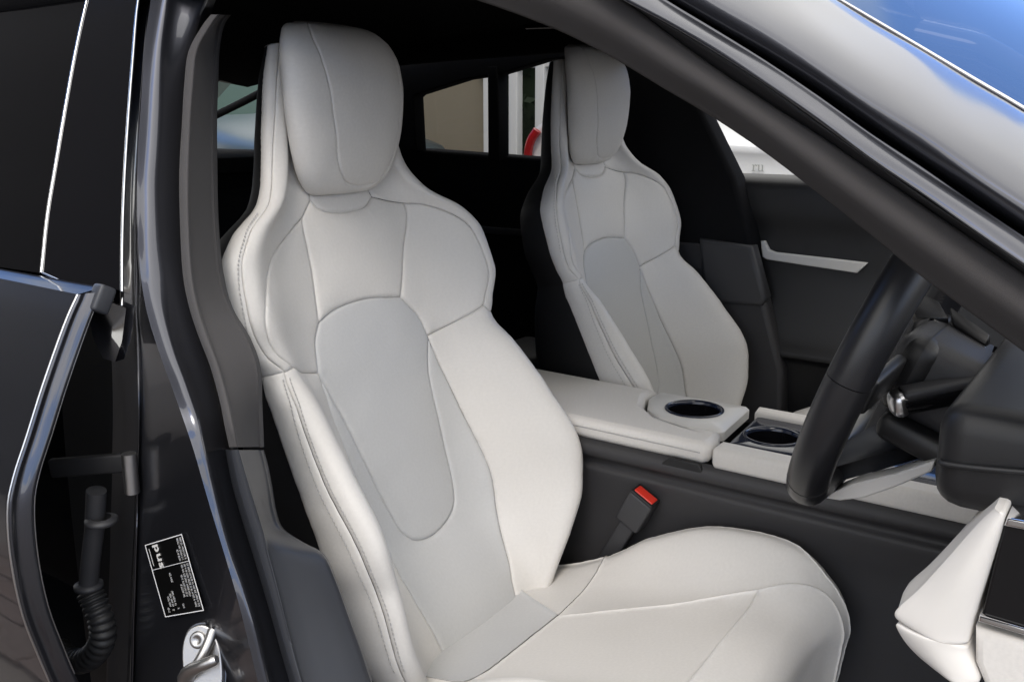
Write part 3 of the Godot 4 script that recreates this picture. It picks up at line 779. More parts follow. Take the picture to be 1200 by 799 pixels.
	lofted("windscreen_pillar_trim", [[V(-0.368,1.301,0.490),V(-0.263,1.297,0.491),V(-0.167,1.290,0.495),V(-0.077,1.270,0.505),V(0.006,1.247,0.516),V(0.083,1.225,0.528),V(0.155,1.200,0.540),V(0.222,1.172,0.554),V(0.284,1.142,0.569),V(0.341,1.116,0.582),V(0.395,1.087,0.597),V(0.445,1.057,0.611),V(0.491,1.030,0.625),V(0.534,1.003,0.639),V(0.573,0.981,0.650),V(0.609,0.961,0.660),V(0.654,0.935,0.672),V(0.704,0.906,0.687)],
		[V(-0.305,1.294,0.541),V(-0.206,1.289,0.544),V(-0.116,1.280,0.548),V(-0.032,1.261,0.557),V(0.047,1.240,0.568),V(0.119,1.218,0.579),V(0.186,1.195,0.590),V(0.249,1.169,0.604),V(0.308,1.141,0.618),V(0.361,1.116,0.630),V(0.412,1.089,0.644),V(0.459,1.061,0.657),V(0.502,1.035,0.670),V(0.542,1.010,0.683),V(0.579,0.989,0.693),V(0.613,0.970,0.703),V(0.655,0.946,0.715),V(0.703,0.919,0.729)],
		[V(-0.295,1.293,0.554),V(-0.197,1.287,0.557),V(-0.107,1.277,0.561),V(-0.023,1.266,0.567),V(0.055,1.244,0.578),V(0.126,1.222,0.589),V(0.192,1.199,0.601),V(0.255,1.173,0.614),V(0.313,1.144,0.628),V(0.366,1.120,0.640),V(0.415,1.092,0.654),V(0.461,1.065,0.667),V(0.504,1.040,0.680),V(0.544,1.015,0.692),V(0.580,0.995,0.703),V(0.614,0.976,0.712),V(0.655,0.953,0.724),V(0.702,0.926,0.737)],
		[V(-0.285,1.310,0.573),V(-0.185,1.303,0.576),V(-0.093,1.293,0.581),V(-0.009,1.281,0.587),V(0.068,1.268,0.594),V(0.138,1.244,0.606),V(0.203,1.219,0.619),V(0.264,1.192,0.632),V(0.322,1.161,0.648),V(0.374,1.134,0.661),V(0.422,1.108,0.674),V(0.466,1.082,0.687),V(0.507,1.058,0.699),V(0.546,1.036,0.710),V(0.581,1.016,0.720),V(0.613,0.998,0.729),V(0.653,0.975,0.740),V(0.699,0.949,0.753)],
		[V(-0.316,1.315,0.571),V(-0.208,1.309,0.574),V(-0.111,1.299,0.578),V(-0.024,1.288,0.584),V(0.056,1.274,0.591),V(0.128,1.259,0.598),V(0.195,1.244,0.606),V(0.257,1.215,0.621),V(0.316,1.180,0.638),V(0.370,1.149,0.653),V(0.418,1.123,0.666),V(0.463,1.099,0.679),V(0.504,1.076,0.690),V(0.542,1.054,0.701),V(0.577,1.034,0.711),V(0.610,1.016,0.720),V(0.650,0.993,0.731),V(0.696,0.968,0.744)],
		[V(-0.339,1.324,0.558),V(-0.227,1.319,0.560),V(-0.127,1.310,0.565),V(-0.037,1.299,0.571),V(0.044,1.285,0.577),V(0.118,1.270,0.585),V(0.187,1.255,0.593),V(0.250,1.225,0.608),V(0.310,1.188,0.626),V(0.364,1.156,0.642),V(0.413,1.129,0.655),V(0.459,1.105,0.668),V(0.500,1.082,0.679),V(0.539,1.060,0.690),V(0.575,1.040,0.700),V(0.608,1.022,0.709),V(0.649,0.999,0.721),V(0.695,0.973,0.734)],
		[V(-0.396,1.325,0.517),V(-0.277,1.323,0.519),V(-0.172,1.316,0.522),V(-0.077,1.305,0.527),V(0.009,1.292,0.534),V(0.087,1.278,0.541),V(0.159,1.262,0.549),V(0.226,1.231,0.565),V(0.289,1.192,0.584),V(0.347,1.158,0.601),V(0.399,1.130,0.615),V(0.446,1.104,0.628),V(0.490,1.079,0.640),V(0.531,1.057,0.652),V(0.569,1.036,0.662),V(0.604,1.016,0.672),V(0.647,0.992,0.684),V(0.696,0.965,0.698)]], M.pillar_fabric, b, 3, 4)
	lofted("door_seal", [[V(-0.358,1.323,0.544),V(-0.244,1.319,0.546),V(-0.142,1.310,0.550),V(-0.050,1.299,0.556),V(0.033,1.286,0.562),V(0.108,1.271,0.569),V(0.177,1.256,0.577),V(0.241,1.227,0.591),V(0.303,1.187,0.611),V(0.359,1.153,0.629),V(0.409,1.126,0.642),V(0.455,1.101,0.654),V(0.497,1.079,0.666),V(0.536,1.057,0.677),V(0.573,1.037,0.687),V(0.607,1.018,0.696),V(0.649,0.995,0.708),V(0.696,0.969,0.721)],
		[V(-0.334,1.324,0.562),V(-0.223,1.319,0.565),V(-0.123,1.310,0.569),V(-0.034,1.298,0.575),V(0.047,1.284,0.582),V(0.121,1.270,0.589),V(0.189,1.254,0.597),V(0.252,1.224,0.612),V(0.312,1.188,0.630),V(0.366,1.157,0.646),V(0.415,1.130,0.659),V(0.460,1.106,0.671),V(0.501,1.082,0.683),V(0.540,1.061,0.693),V(0.575,1.041,0.703),V(0.608,1.023,0.713),V(0.649,1.000,0.724),V(0.695,0.974,0.737)],
		[V(-0.321,1.325,0.573),V(-0.211,1.319,0.576),V(-0.112,1.310,0.581),V(-0.024,1.298,0.587),V(0.056,1.285,0.594),V(0.129,1.270,0.601),V(0.197,1.254,0.609),V(0.260,1.221,0.625),V(0.317,1.190,0.641),V(0.370,1.161,0.655),V(0.418,1.135,0.669),V(0.462,1.110,0.681),V(0.504,1.086,0.693),V(0.541,1.064,0.704),V(0.577,1.045,0.714),V(0.609,1.026,0.723),V(0.649,1.003,0.734),V(0.695,0.978,0.747)],
		[V(-0.317,1.327,0.579),V(-0.207,1.321,0.581),V(-0.109,1.312,0.586),V(-0.021,1.300,0.592),V(0.058,1.286,0.599),V(0.131,1.271,0.606),V(0.200,1.255,0.614),V(0.264,1.219,0.632),V(0.319,1.193,0.646),V(0.371,1.167,0.659),V(0.419,1.141,0.672),V(0.463,1.114,0.685),V(0.504,1.090,0.697),V(0.542,1.068,0.708),V(0.577,1.048,0.718),V(0.609,1.029,0.727),V(0.649,1.006,0.739),V(0.694,0.980,0.752)],
		[V(-0.351,1.333,0.553),V(-0.238,1.329,0.556),V(-0.136,1.320,0.560),V(-0.046,1.309,0.566),V(0.036,1.295,0.572),V(0.112,1.281,0.580),V(0.183,1.265,0.588),V(0.249,1.227,0.606),V(0.307,1.199,0.620),V(0.360,1.172,0.634),V(0.410,1.145,0.648),V(0.455,1.118,0.661),V(0.498,1.093,0.674),V(0.537,1.070,0.685),V(0.573,1.049,0.695),V(0.607,1.030,0.705),V(0.648,1.006,0.717),V(0.694,0.979,0.730)]], M.rubber, b, 3, 3)
	lofted("gutter", [[V(-0.360,1.333,0.547),V(-0.246,1.329,0.549),V(-0.143,1.321,0.554),V(-0.052,1.310,0.559),V(0.031,1.297,0.566),V(0.107,1.282,0.573),V(0.179,1.266,0.581),V(0.245,1.228,0.600),V(0.304,1.200,0.614),V(0.357,1.172,0.628),V(0.407,1.145,0.641),V(0.454,1.118,0.655),V(0.496,1.092,0.668),V(0.536,1.070,0.679),V(0.572,1.049,0.690),V(0.606,1.029,0.699),V(0.648,1.005,0.711),V(0.695,0.978,0.725)],
		[V(-0.393,1.328,0.534),V(-0.275,1.325,0.535),V(-0.170,1.318,0.539),V(-0.075,1.307,0.544),V(0.010,1.294,0.551),V(0.089,1.280,0.558),V(0.163,1.264,0.566),V(0.231,1.247,0.574),V(0.292,1.214,0.591),V(0.347,1.185,0.606),V(0.398,1.157,0.619),V(0.446,1.129,0.633),V(0.490,1.104,0.646),V(0.530,1.080,0.658),V(0.568,1.058,0.669),V(0.602,1.038,0.679),V(0.645,1.013,0.691),V(0.694,0.985,0.705)],
		[V(-0.405,1.337,0.526),V(-0.286,1.334,0.527),V(-0.180,1.327,0.530),V(-0.084,1.317,0.535),V(0.003,1.304,0.542),V(0.082,1.290,0.549),V(0.157,1.274,0.557),V(0.225,1.258,0.565),V(0.288,1.222,0.583),V(0.343,1.193,0.598),V(0.395,1.167,0.611),V(0.442,1.139,0.624),V(0.487,1.113,0.637),V(0.527,1.089,0.649),V(0.565,1.067,0.660),V(0.600,1.047,0.671),V(0.644,1.021,0.683),V(0.692,0.993,0.698)],
		[V(-0.395,1.348,0.536),V(-0.277,1.345,0.537),V(-0.171,1.338,0.541),V(-0.075,1.327,0.546),V(0.011,1.315,0.553),V(0.090,1.300,0.560),V(0.163,1.284,0.568),V(0.231,1.268,0.576),V(0.293,1.232,0.594),V(0.347,1.203,0.608),V(0.398,1.178,0.621),V(0.445,1.151,0.634),V(0.488,1.125,0.647),V(0.528,1.102,0.659),V(0.565,1.080,0.670),V(0.600,1.060,0.680),V(0.643,1.035,0.692),V(0.691,1.007,0.707)]], M.rubber, b, 3, 1)
	lofted("roof_moulding", [[V(-0.334,1.328,0.566),V(-0.222,1.322,0.569),V(-0.122,1.313,0.573),V(-0.033,1.302,0.579),V(0.047,1.288,0.586),V(0.122,1.273,0.593),V(0.192,1.257,0.601),V(0.256,1.221,0.620),V(0.313,1.194,0.633),V(0.365,1.168,0.646),V(0.414,1.141,0.660),V(0.459,1.114,0.673),V(0.501,1.089,0.685),V(0.540,1.067,0.696),V(0.575,1.047,0.707),V(0.608,1.028,0.716),V(0.649,1.005,0.728),V(0.695,0.978,0.741)],
		[V(-0.305,1.326,0.587),V(-0.197,1.320,0.590),V(-0.100,1.310,0.595),V(-0.013,1.298,0.601),V(0.065,1.284,0.608),V(0.137,1.270,0.615),V(0.206,1.253,0.623),V(0.268,1.218,0.641),V(0.323,1.192,0.654),V(0.374,1.166,0.667),V(0.422,1.140,0.680),V(0.466,1.114,0.693),V(0.506,1.090,0.705),V(0.544,1.069,0.716),V(0.578,1.049,0.726),V(0.610,1.030,0.735),V(0.650,1.008,0.746),V(0.694,0.982,0.759)],
		[V(-0.300,1.329,0.591),V(-0.192,1.322,0.594),V(-0.096,1.312,0.599),V(-0.009,1.300,0.605),V(0.069,1.286,0.612),V(0.140,1.272,0.619),V(0.208,1.256,0.627),V(0.270,1.220,0.645),V(0.325,1.194,0.658),V(0.376,1.168,0.671),V(0.423,1.142,0.684),V(0.467,1.117,0.697),V(0.507,1.092,0.709),V(0.544,1.071,0.719),V(0.578,1.051,0.729),V(0.610,1.033,0.738),V(0.650,1.010,0.750),V(0.694,0.985,0.763)],
		[V(-0.310,1.338,0.583),V(-0.201,1.332,0.586),V(-0.104,1.323,0.591),V(-0.017,1.310,0.597),V(0.062,1.297,0.604),V(0.135,1.282,0.611),V(0.203,1.266,0.619),V(0.266,1.230,0.637),V(0.322,1.201,0.651),V(0.373,1.175,0.665),V(0.420,1.149,0.677),V(0.464,1.123,0.690),V(0.505,1.099,0.702),V(0.542,1.078,0.713),V(0.577,1.058,0.723),V(0.609,1.039,0.732),V(0.648,1.016,0.744),V(0.693,0.990,0.757)],
		[V(-0.328,1.329,0.579),V(-0.218,1.324,0.582),V(-0.119,1.314,0.587),V(-0.030,1.303,0.593),V(0.051,1.289,0.599),V(0.125,1.274,0.607),V(0.194,1.258,0.615),V(0.258,1.242,0.623),V(0.315,1.210,0.639),V(0.368,1.182,0.653),V(0.415,1.157,0.666),V(0.460,1.131,0.679),V(0.501,1.106,0.691),V(0.539,1.084,0.702),V(0.574,1.064,0.712),V(0.607,1.045,0.722),V(0.647,1.021,0.733),V(0.692,0.995,0.747)],
		[V(-0.337,1.332,0.573),V(-0.225,1.327,0.576),V(-0.126,1.318,0.580),V(-0.036,1.306,0.586),V(0.045,1.293,0.593),V(0.120,1.278,0.600),V(0.189,1.262,0.608),V(0.254,1.246,0.616),V(0.312,1.213,0.633),V(0.365,1.185,0.647),V(0.413,1.159,0.660),V(0.458,1.133,0.673),V(0.499,1.108,0.685),V(0.538,1.086,0.696),V(0.573,1.065,0.706),V(0.606,1.046,0.716),V(0.647,1.022,0.728),V(0.692,0.996,0.741)],
		[V(-0.386,1.333,0.538),V(-0.269,1.330,0.540),V(-0.165,1.322,0.544),V(-0.071,1.312,0.549),V(0.014,1.299,0.556),V(0.093,1.284,0.563),V(0.166,1.268,0.571),V(0.233,1.252,0.579),V(0.294,1.217,0.596),V(0.349,1.188,0.611),V(0.400,1.161,0.625),V(0.447,1.133,0.638),V(0.491,1.108,0.651),V(0.531,1.084,0.663),V(0.568,1.063,0.674),V(0.603,1.042,0.684),V(0.645,1.018,0.696),V(0.693,0.990,0.710)]], M.paint, b, 3, 4)
	lofted("windscreen_pillar", [[V(-0.385,1.333,0.540),V(-0.268,1.330,0.541),V(-0.164,1.322,0.545),V(-0.070,1.312,0.550),V(0.015,1.299,0.557),V(0.093,1.284,0.564),V(0.166,1.268,0.572),V(0.234,1.252,0.580),V(0.295,1.217,0.598),V(0.350,1.188,0.612),V(0.401,1.161,0.626),V(0.448,1.133,0.639),V(0.491,1.108,0.652),V(0.531,1.084,0.664),V(0.568,1.063,0.675),V(0.603,1.043,0.685),V(0.645,1.018,0.697),V(0.693,0.990,0.711)],
		[V(-0.365,1.334,0.553),V(-0.251,1.330,0.555),V(-0.148,1.322,0.559),V(-0.056,1.310,0.565),V(0.028,1.297,0.571),V(0.104,1.283,0.579),V(0.176,1.267,0.587),V(0.242,1.250,0.595),V(0.302,1.216,0.612),V(0.356,1.188,0.626),V(0.405,1.161,0.639),V(0.452,1.135,0.653),V(0.494,1.110,0.665),V(0.534,1.087,0.677),V(0.570,1.065,0.687),V(0.604,1.046,0.697),V(0.645,1.021,0.709),V(0.692,0.994,0.723)],
		[V(-0.343,1.336,0.569),V(-0.231,1.331,0.571),V(-0.131,1.322,0.576),V(-0.040,1.311,0.582),V(0.041,1.297,0.588),V(0.116,1.283,0.596),V(0.186,1.267,0.604),V(0.251,1.250,0.612),V(0.310,1.217,0.629),V(0.363,1.189,0.642),V(0.411,1.165,0.655),V(0.456,1.139,0.667),V(0.498,1.115,0.680),V(0.536,1.092,0.691),V(0.572,1.071,0.701),V(0.605,1.052,0.711),V(0.646,1.028,0.723),V(0.692,1.001,0.736)],
		[V(-0.341,1.345,0.573),V(-0.229,1.340,0.575),V(-0.129,1.331,0.579),V(-0.038,1.319,0.585),V(0.044,1.306,0.592),V(0.119,1.291,0.599),V(0.189,1.275,0.607),V(0.253,1.259,0.616),V(0.312,1.225,0.633),V(0.364,1.198,0.646),V(0.411,1.174,0.658),V(0.456,1.149,0.671),V(0.498,1.124,0.683),V(0.536,1.102,0.694),V(0.571,1.081,0.705),V(0.604,1.062,0.714),V(0.645,1.038,0.726),V(0.690,1.011,0.740)],
		[V(-0.359,1.338,0.574),V(-0.243,1.334,0.576),V(-0.140,1.325,0.580),V(-0.048,1.314,0.586),V(0.036,1.300,0.593),V(0.113,1.286,0.600),V(0.183,1.270,0.608),V(0.248,1.253,0.616),V(0.307,1.237,0.625),V(0.360,1.209,0.639),V(0.408,1.184,0.651),V(0.453,1.158,0.664),V(0.495,1.133,0.676),V(0.534,1.111,0.688),V(0.569,1.090,0.698),V(0.602,1.070,0.708),V(0.643,1.046,0.720),V(0.689,1.019,0.734)],
		[V(-0.417,1.346,0.551),V(-0.293,1.344,0.552),V(-0.182,1.337,0.555),V(-0.083,1.326,0.561),V(0.006,1.313,0.567),V(0.087,1.299,0.575),V(0.161,1.283,0.583),V(0.229,1.266,0.591),V(0.290,1.249,0.599),V(0.345,1.233,0.607),V(0.396,1.205,0.621),V(0.443,1.178,0.635),V(0.486,1.152,0.648),V(0.526,1.129,0.659),V(0.563,1.107,0.670),V(0.597,1.087,0.680),V(0.639,1.062,0.693),V(0.687,1.033,0.708)],
		[V(-0.501,1.369,0.507),V(-0.365,1.369,0.507),V(-0.244,1.365,0.510),V(-0.135,1.356,0.514),V(-0.038,1.344,0.520),V(0.049,1.329,0.527),V(0.128,1.314,0.535),V(0.200,1.297,0.544),V(0.265,1.280,0.552),V(0.324,1.263,0.560),V(0.378,1.232,0.576),V(0.427,1.202,0.591),V(0.473,1.175,0.604),V(0.515,1.151,0.617),V(0.553,1.128,0.628),V(0.590,1.107,0.639),V(0.634,1.080,0.652),V(0.685,1.048,0.668)],
		[V(-0.570,1.369,0.480),V(-0.423,1.369,0.480),V(-0.294,1.368,0.481),V(-0.178,1.360,0.485),V(-0.074,1.349,0.490),V(0.019,1.335,0.497),V(0.102,1.320,0.505),V(0.177,1.303,0.513),V(0.245,1.286,0.522),V(0.306,1.269,0.531),V(0.363,1.252,0.539),V(0.414,1.221,0.555),V(0.462,1.192,0.569),V(0.506,1.167,0.582),V(0.546,1.143,0.593),V(0.584,1.121,0.605),V(0.630,1.092,0.619),V(0.683,1.059,0.635)],
		[V(-0.598,1.371,0.464),V(-0.448,1.371,0.464),V(-0.315,1.371,0.464),V(-0.196,1.365,0.468),V(-0.090,1.354,0.473),V(0.005,1.340,0.480),V(0.089,1.325,0.488),V(0.166,1.308,0.496),V(0.235,1.291,0.504),V(0.298,1.274,0.513),V(0.356,1.257,0.522),V(0.409,1.225,0.538),V(0.457,1.196,0.552),V(0.502,1.170,0.565),V(0.543,1.146,0.577),V(0.581,1.123,0.588),V(0.629,1.094,0.603),V(0.683,1.060,0.620)]], M.paint, b, 3, 4)
	# windscreen: from this pillar to its mirror image, bowed forwards and up
	var we: Array = ([[V(-0.584,1.370,0.472),V(-0.435,1.370,0.472),V(-0.304,1.369,0.472),V(-0.187,1.362,0.476),V(-0.082,1.351,0.481),V(0.011,1.337,0.488),V(0.095,1.322,0.496),V(0.171,1.305,0.504),V(0.240,1.288,0.513),V(0.302,1.271,0.521),V(0.359,1.254,0.530),V(0.411,1.222,0.546),V(0.459,1.194,0.560),V(0.504,1.168,0.573),V(0.545,1.144,0.585),V(0.583,1.122,0.596),V(0.630,1.093,0.611),V(0.683,1.059,0.627)]])[0]
	var rails := []
	for k in 9:
		var f := k / 8.0
		var bow := 1.0 - pow(2.0 * f - 1.0, 2.0)
		var r := []
		for p in we:
			r.append(V(p.x + .05 * bow, p.y + .075 * bow, lerpf(p.z, -p.z, f)))
		rails.append(r)
	lofted("windscreen", rails, M.screen_glass, b, 2, 2)
	var edge := []
	for p in we:
		edge.append(p + V(0, .002, .002))
	tube("windscreen_seal", crm(edge, 3), .0016, M.silver, b, 8)
	# far windscreen pillar and roof rail, seen only in part
	var fp := []
	for p in we:
		fp.append(V(p.x, p.y - .03, -p.z - .02))
	tube("far_windscreen_pillar", crm(fp, 2), .035, M.gloss_black, b, 10)
	# roof skin and headliner
	for lay in [["roof_skin", 0.0, M.paint], ["roof_lining", -.035, M.headliner]]:
		var rr := []
		for k in 9:
			var f := k / 8.0
			var zz := lerpf(.60, -.60, f)
			var bow := 1.0 - pow(2 * f - 1, 2)
			var r := []
			for x in [.26, .10, -.2, -.6, -1.0, -1.35, -1.7]:
				var top: float = 1.335 - pow(max(0, x + .1) / .36, 2.0) * .055 - pow(max(0, -.5 - x) / 1.2, 2.0) * .10
				r.append(V(x, top + .045 * bow + lay[1], zz))
			rr.append(r)
		lofted(lay[0], rr, lay[2], b, 2, 2)
	for sz in [1.0, -1.0]:
		var rail := []
		for x in [.05, -.2, -.5, -.9, -1.3, -1.6]:
			rail.append(V(x, 1.305 - pow(max(0, -.5 - x) / 1.2, 2.0) * .10, .585 * sz))
		tube("roof_rail_lining", crm(rail, 3), [.045, .045, .045, .045, .045, .045, .045, .045, .045, .042, .038, .034, .03, .026, .022, .016], M.headliner, b, 12)
	# floor, firewall, rear bulkhead, tail
	rbox("floor_pan", V(3.2, .06, 1.6), .01, V(-.35, .13, 0), M.carpet, b)
	rbox("firewall", V(.05, .75, 1.5), .01, V(1.22, .52, 0), M.carpet, b)
	rbox("parcel_shelf", V(.65, .04, 1.3), .01, V(-1.65, .99, 0), M.headliner, b)
	rbox("rear_bulkhead", V(.05, .9, 1.4), .01, V(-1.42, .55, 0), M.carpet, b)
	rbox("door_sill", V(1.55, .12, .16), .03, V(.55, .25, .76), M.paint, b)
	rbox("far_sill", V(3.0, .2, .14), .03, V(-.3, .25, -.78), M.paint, b)
	# tail glass and its frame
	var tg := []
	for k in 7:
		var f := k / 6.0
		var bow := 1.0 - pow(2 * f - 1, 2)
		tg.append([V(-1.62, 1.245 + .03 * bow, lerpf(.52, -.52, f)), V(-1.85 - .03 * bow, 1.13, lerpf(.56, -.56, f)), V(-2.05 - .05 * bow, 1.01, lerpf(.6, -.6, f))])
	lofted("tail_window", tg, M.tint, b, 3, 2)
	tube("tail_pillar", crm([V(-1.25, 1.27, .58), V(-1.55, 1.21, .57), V(-1.8, 1.11, .6), V(-2.05, 1.0, .64)], 4), .07, M.headliner, b, 12)
	tube("tail_pillar", crm([V(-1.5, 1.25, -.64), V(-1.74, 1.176, -.66), V(-1.99, 1.10, -.66), V(-2.2, 1.03, -.66)], 4), .012, M.headliner, b, 12)
	# pocket between pillar and rear door
	var pk := [[V(-.50, .96, .70), V(-.47, .80, .755), V(-.47, .60, .765), V(-.47, .30, .765)], [V(-.30, .96, .715), V(-.27, .82, .765), V(-.27, .60, .775), V(-.28, .30, .775)], [V(-.235, .90, .768), V(-.215, .80, .80), V(-.235, .60, .80), V(-.28, .30, .80)]]
	lofted("hinge_pocket", pk, M.black, b, 3, 2)
	# striker and label on the jamb
	build_striker(b)
	build_label(b)

func build_striker(b: Node3D) -> void:
	# frame on the jamb: columns right, up, out
	var xf := Transform3D(Basis(V(0.8541,0.1978,-0.4811), V(-0.3348,0.9168,-0.2175), V(0.3981,0.3469,0.8493)), V(-0.0902,0.5575,0.8451))
	var st := begin()
	var poly := []
	for k in 40:
		var a := TAU * k / 40
		poly.append(Vector2(signf(cos(a)) * pow(absf(cos(a)), .85) * .022, signf(sin(a)) * pow(absf(sin(a)), .8) * .041))
	add_prism(st, poly, 0.0, .006, .0018, xf)
	var pad := begin()
	add_prism(pad, inset(poly, -.002), -.03, .0005, .001, xf)
	commit(pad, "striker_pad", M.paint, b)
	commit(st, "striker_plate", M.satin_steel, b)
	for y in [.026, -.028]:
		lathe("striker_bolt", [Vector2(.0001, .0085), Vector2(.0035, .0085), Vector2(.0042, .0095), Vector2(.0075, .0095), Vector2(.009, .008), Vector2(.0092, .0055)], xf * V(-.001, y, 0), M.satin_steel, b, 28, xf.basis * Basis(V(1, 0, 0), V(0, 0, 1), V(0, 1, 0)))
	var loop := begin()
	var p := []
	for q in [V(-.020, -.012, .004), V(-.013, -.006, .012), V(0, .000, .024), V(.016, .004, .032), V(.032, .008, .034)]:
		p.append(xf * q)
	add_tube(loop, crm(p, 5), [.009, .009, .0088, .0086, .0084, .0082, .008, .0078, .0075, .0072, .007, .0068, .0066, .0064, .0063, .0062, .0061, .006, .0058, .0056, .004], 14)
	p = []
	for q in [V(-.010, -.006, .012), V(.004, .008, .014), V(.012, .022, .010), V(.016, .034, .005)]:
		p.append(xf * q)
	add_tube(loop, crm(p, 5), .0055, 12)
	commit(loop, "striker_loop", M.satin_steel, b)

func build_label(b: Node3D) -> void:
	var A := V(-0.1994,0.6554,0.8243); var B := V(-0.1143,0.6933,0.8334); var C := V(-0.1015,0.6154,0.8365); var D := V(-0.1844,0.5739,0.8278)
	var ex := (B - A + C - D).normalized()
	var ey := (A - D + B - C).normalized()
	ey = (ey - ex * ey.dot(ex)).normalized()
	var n := ex.cross(ey).normalized()
	if n.z < 0:
		n = -n
	var o := (A + B + C + D) * .25 + n * .0022
	var w := (B - A).length(); var h := (A - D).length()
	# the printed face: frame, rule and blocks of small type, drawn as a picture
	var im := Image.create(360, 680, false, Image.FORMAT_RGB8)
	im.fill(Color(.012, .012, .014))
	var ink := Color(.86, .86, .86)
	for q in [[0, 0, 360, 8], [0, 672, 360, 8], [0, 0, 8, 680], [352, 0, 8, 680], [0, 236, 360, 5], [28, 44, 5, 160]]:
		im.fill_rect(Rect2i(q[0], q[1], q[2], q[3]), ink)
	# rows of small type run down the sticker
	for c in [[326, 24, 226], [300, 24, 226], [274, 120, 226], [326, 256, 640], [300, 256, 640], [274, 256, 540], [248, 340, 540], [222, 420, 540], [124, 460, 600], [98, 480, 600], [72, 500, 600], [150, 300, 390], [190, 590, 630], [140, 616, 640], [90, 620, 648], [46, 600, 648]]:
		var y: int = c[1]
		while y < int(c[2]) - 8:
			var word := 2 + rng.randi() % 6
			for k in word:
				if y > int(c[2]) - 8:
					break
				match rng.randi() % 4:
					0:
						im.fill_rect(Rect2i(c[0], y, 16, 2), ink); im.fill_rect(Rect2i(c[0], y, 3, 6), ink)
					1:
						im.fill_rect(Rect2i(c[0], y, 3, 6), ink); im.fill_rect(Rect2i(c[0] + 13, y, 3, 6), ink); im.fill_rect(Rect2i(c[0], y, 16, 2), ink)
					2:
						im.fill_rect(Rect2i(c[0], y, 16, 2), ink); im.fill_rect(Rect2i(c[0], y + 4, 16, 2), ink)
					3:
						im.fill_rect(Rect2i(c[0] + 6, y, 3, 6), ink); im.fill_rect(Rect2i(c[0], y + 2, 16, 2), ink)
				y += 8
			y += 7
	var m := mat(1, 1, 1, .35)
	m.albedo_texture = ImageTexture.create_from_image(im)
	var st := begin()
	var cs := [o - ex * w * .5 + ey * h * .5, o + ex * w * .5 + ey * h * .5, o + ex * w * .5 - ey * h * .5, o - ex * w * .5 - ey * h * .5]
	var uv := [Vector2(0, 0), Vector2(1, 0), Vector2(1, 1), Vector2(0, 1)]
	for i in [0, 1, 2, 0, 2, 3]:
		st.set_uv(uv[i]); st.add_vertex(cs[i])
	var lab := commit(st, "jamb_label", m, b)
	lab.set_meta("label", "black sticker with white frame and small white print")
	var tm := TextMesh.new()
	var f := SystemFont.new()
	f.font_names = PackedStringArray(["Droid Sans"])
	f.font_weight = 700
	tm.font = f
	tm.text = "pus"
	tm.font_size = 24
	tm.pixel_size = .0007
	tm.depth = .0004
	var t := MeshInstance3D.new()
	t.name = "label_lettering"
	t.mesh = tm
	t.material_override = M.trim_white
	b.add_child(t, true)
	t.transform = Transform3D(Basis(-ey, ex, n), o + n * .0006 - ex * w * .19 + ey * h * .31)

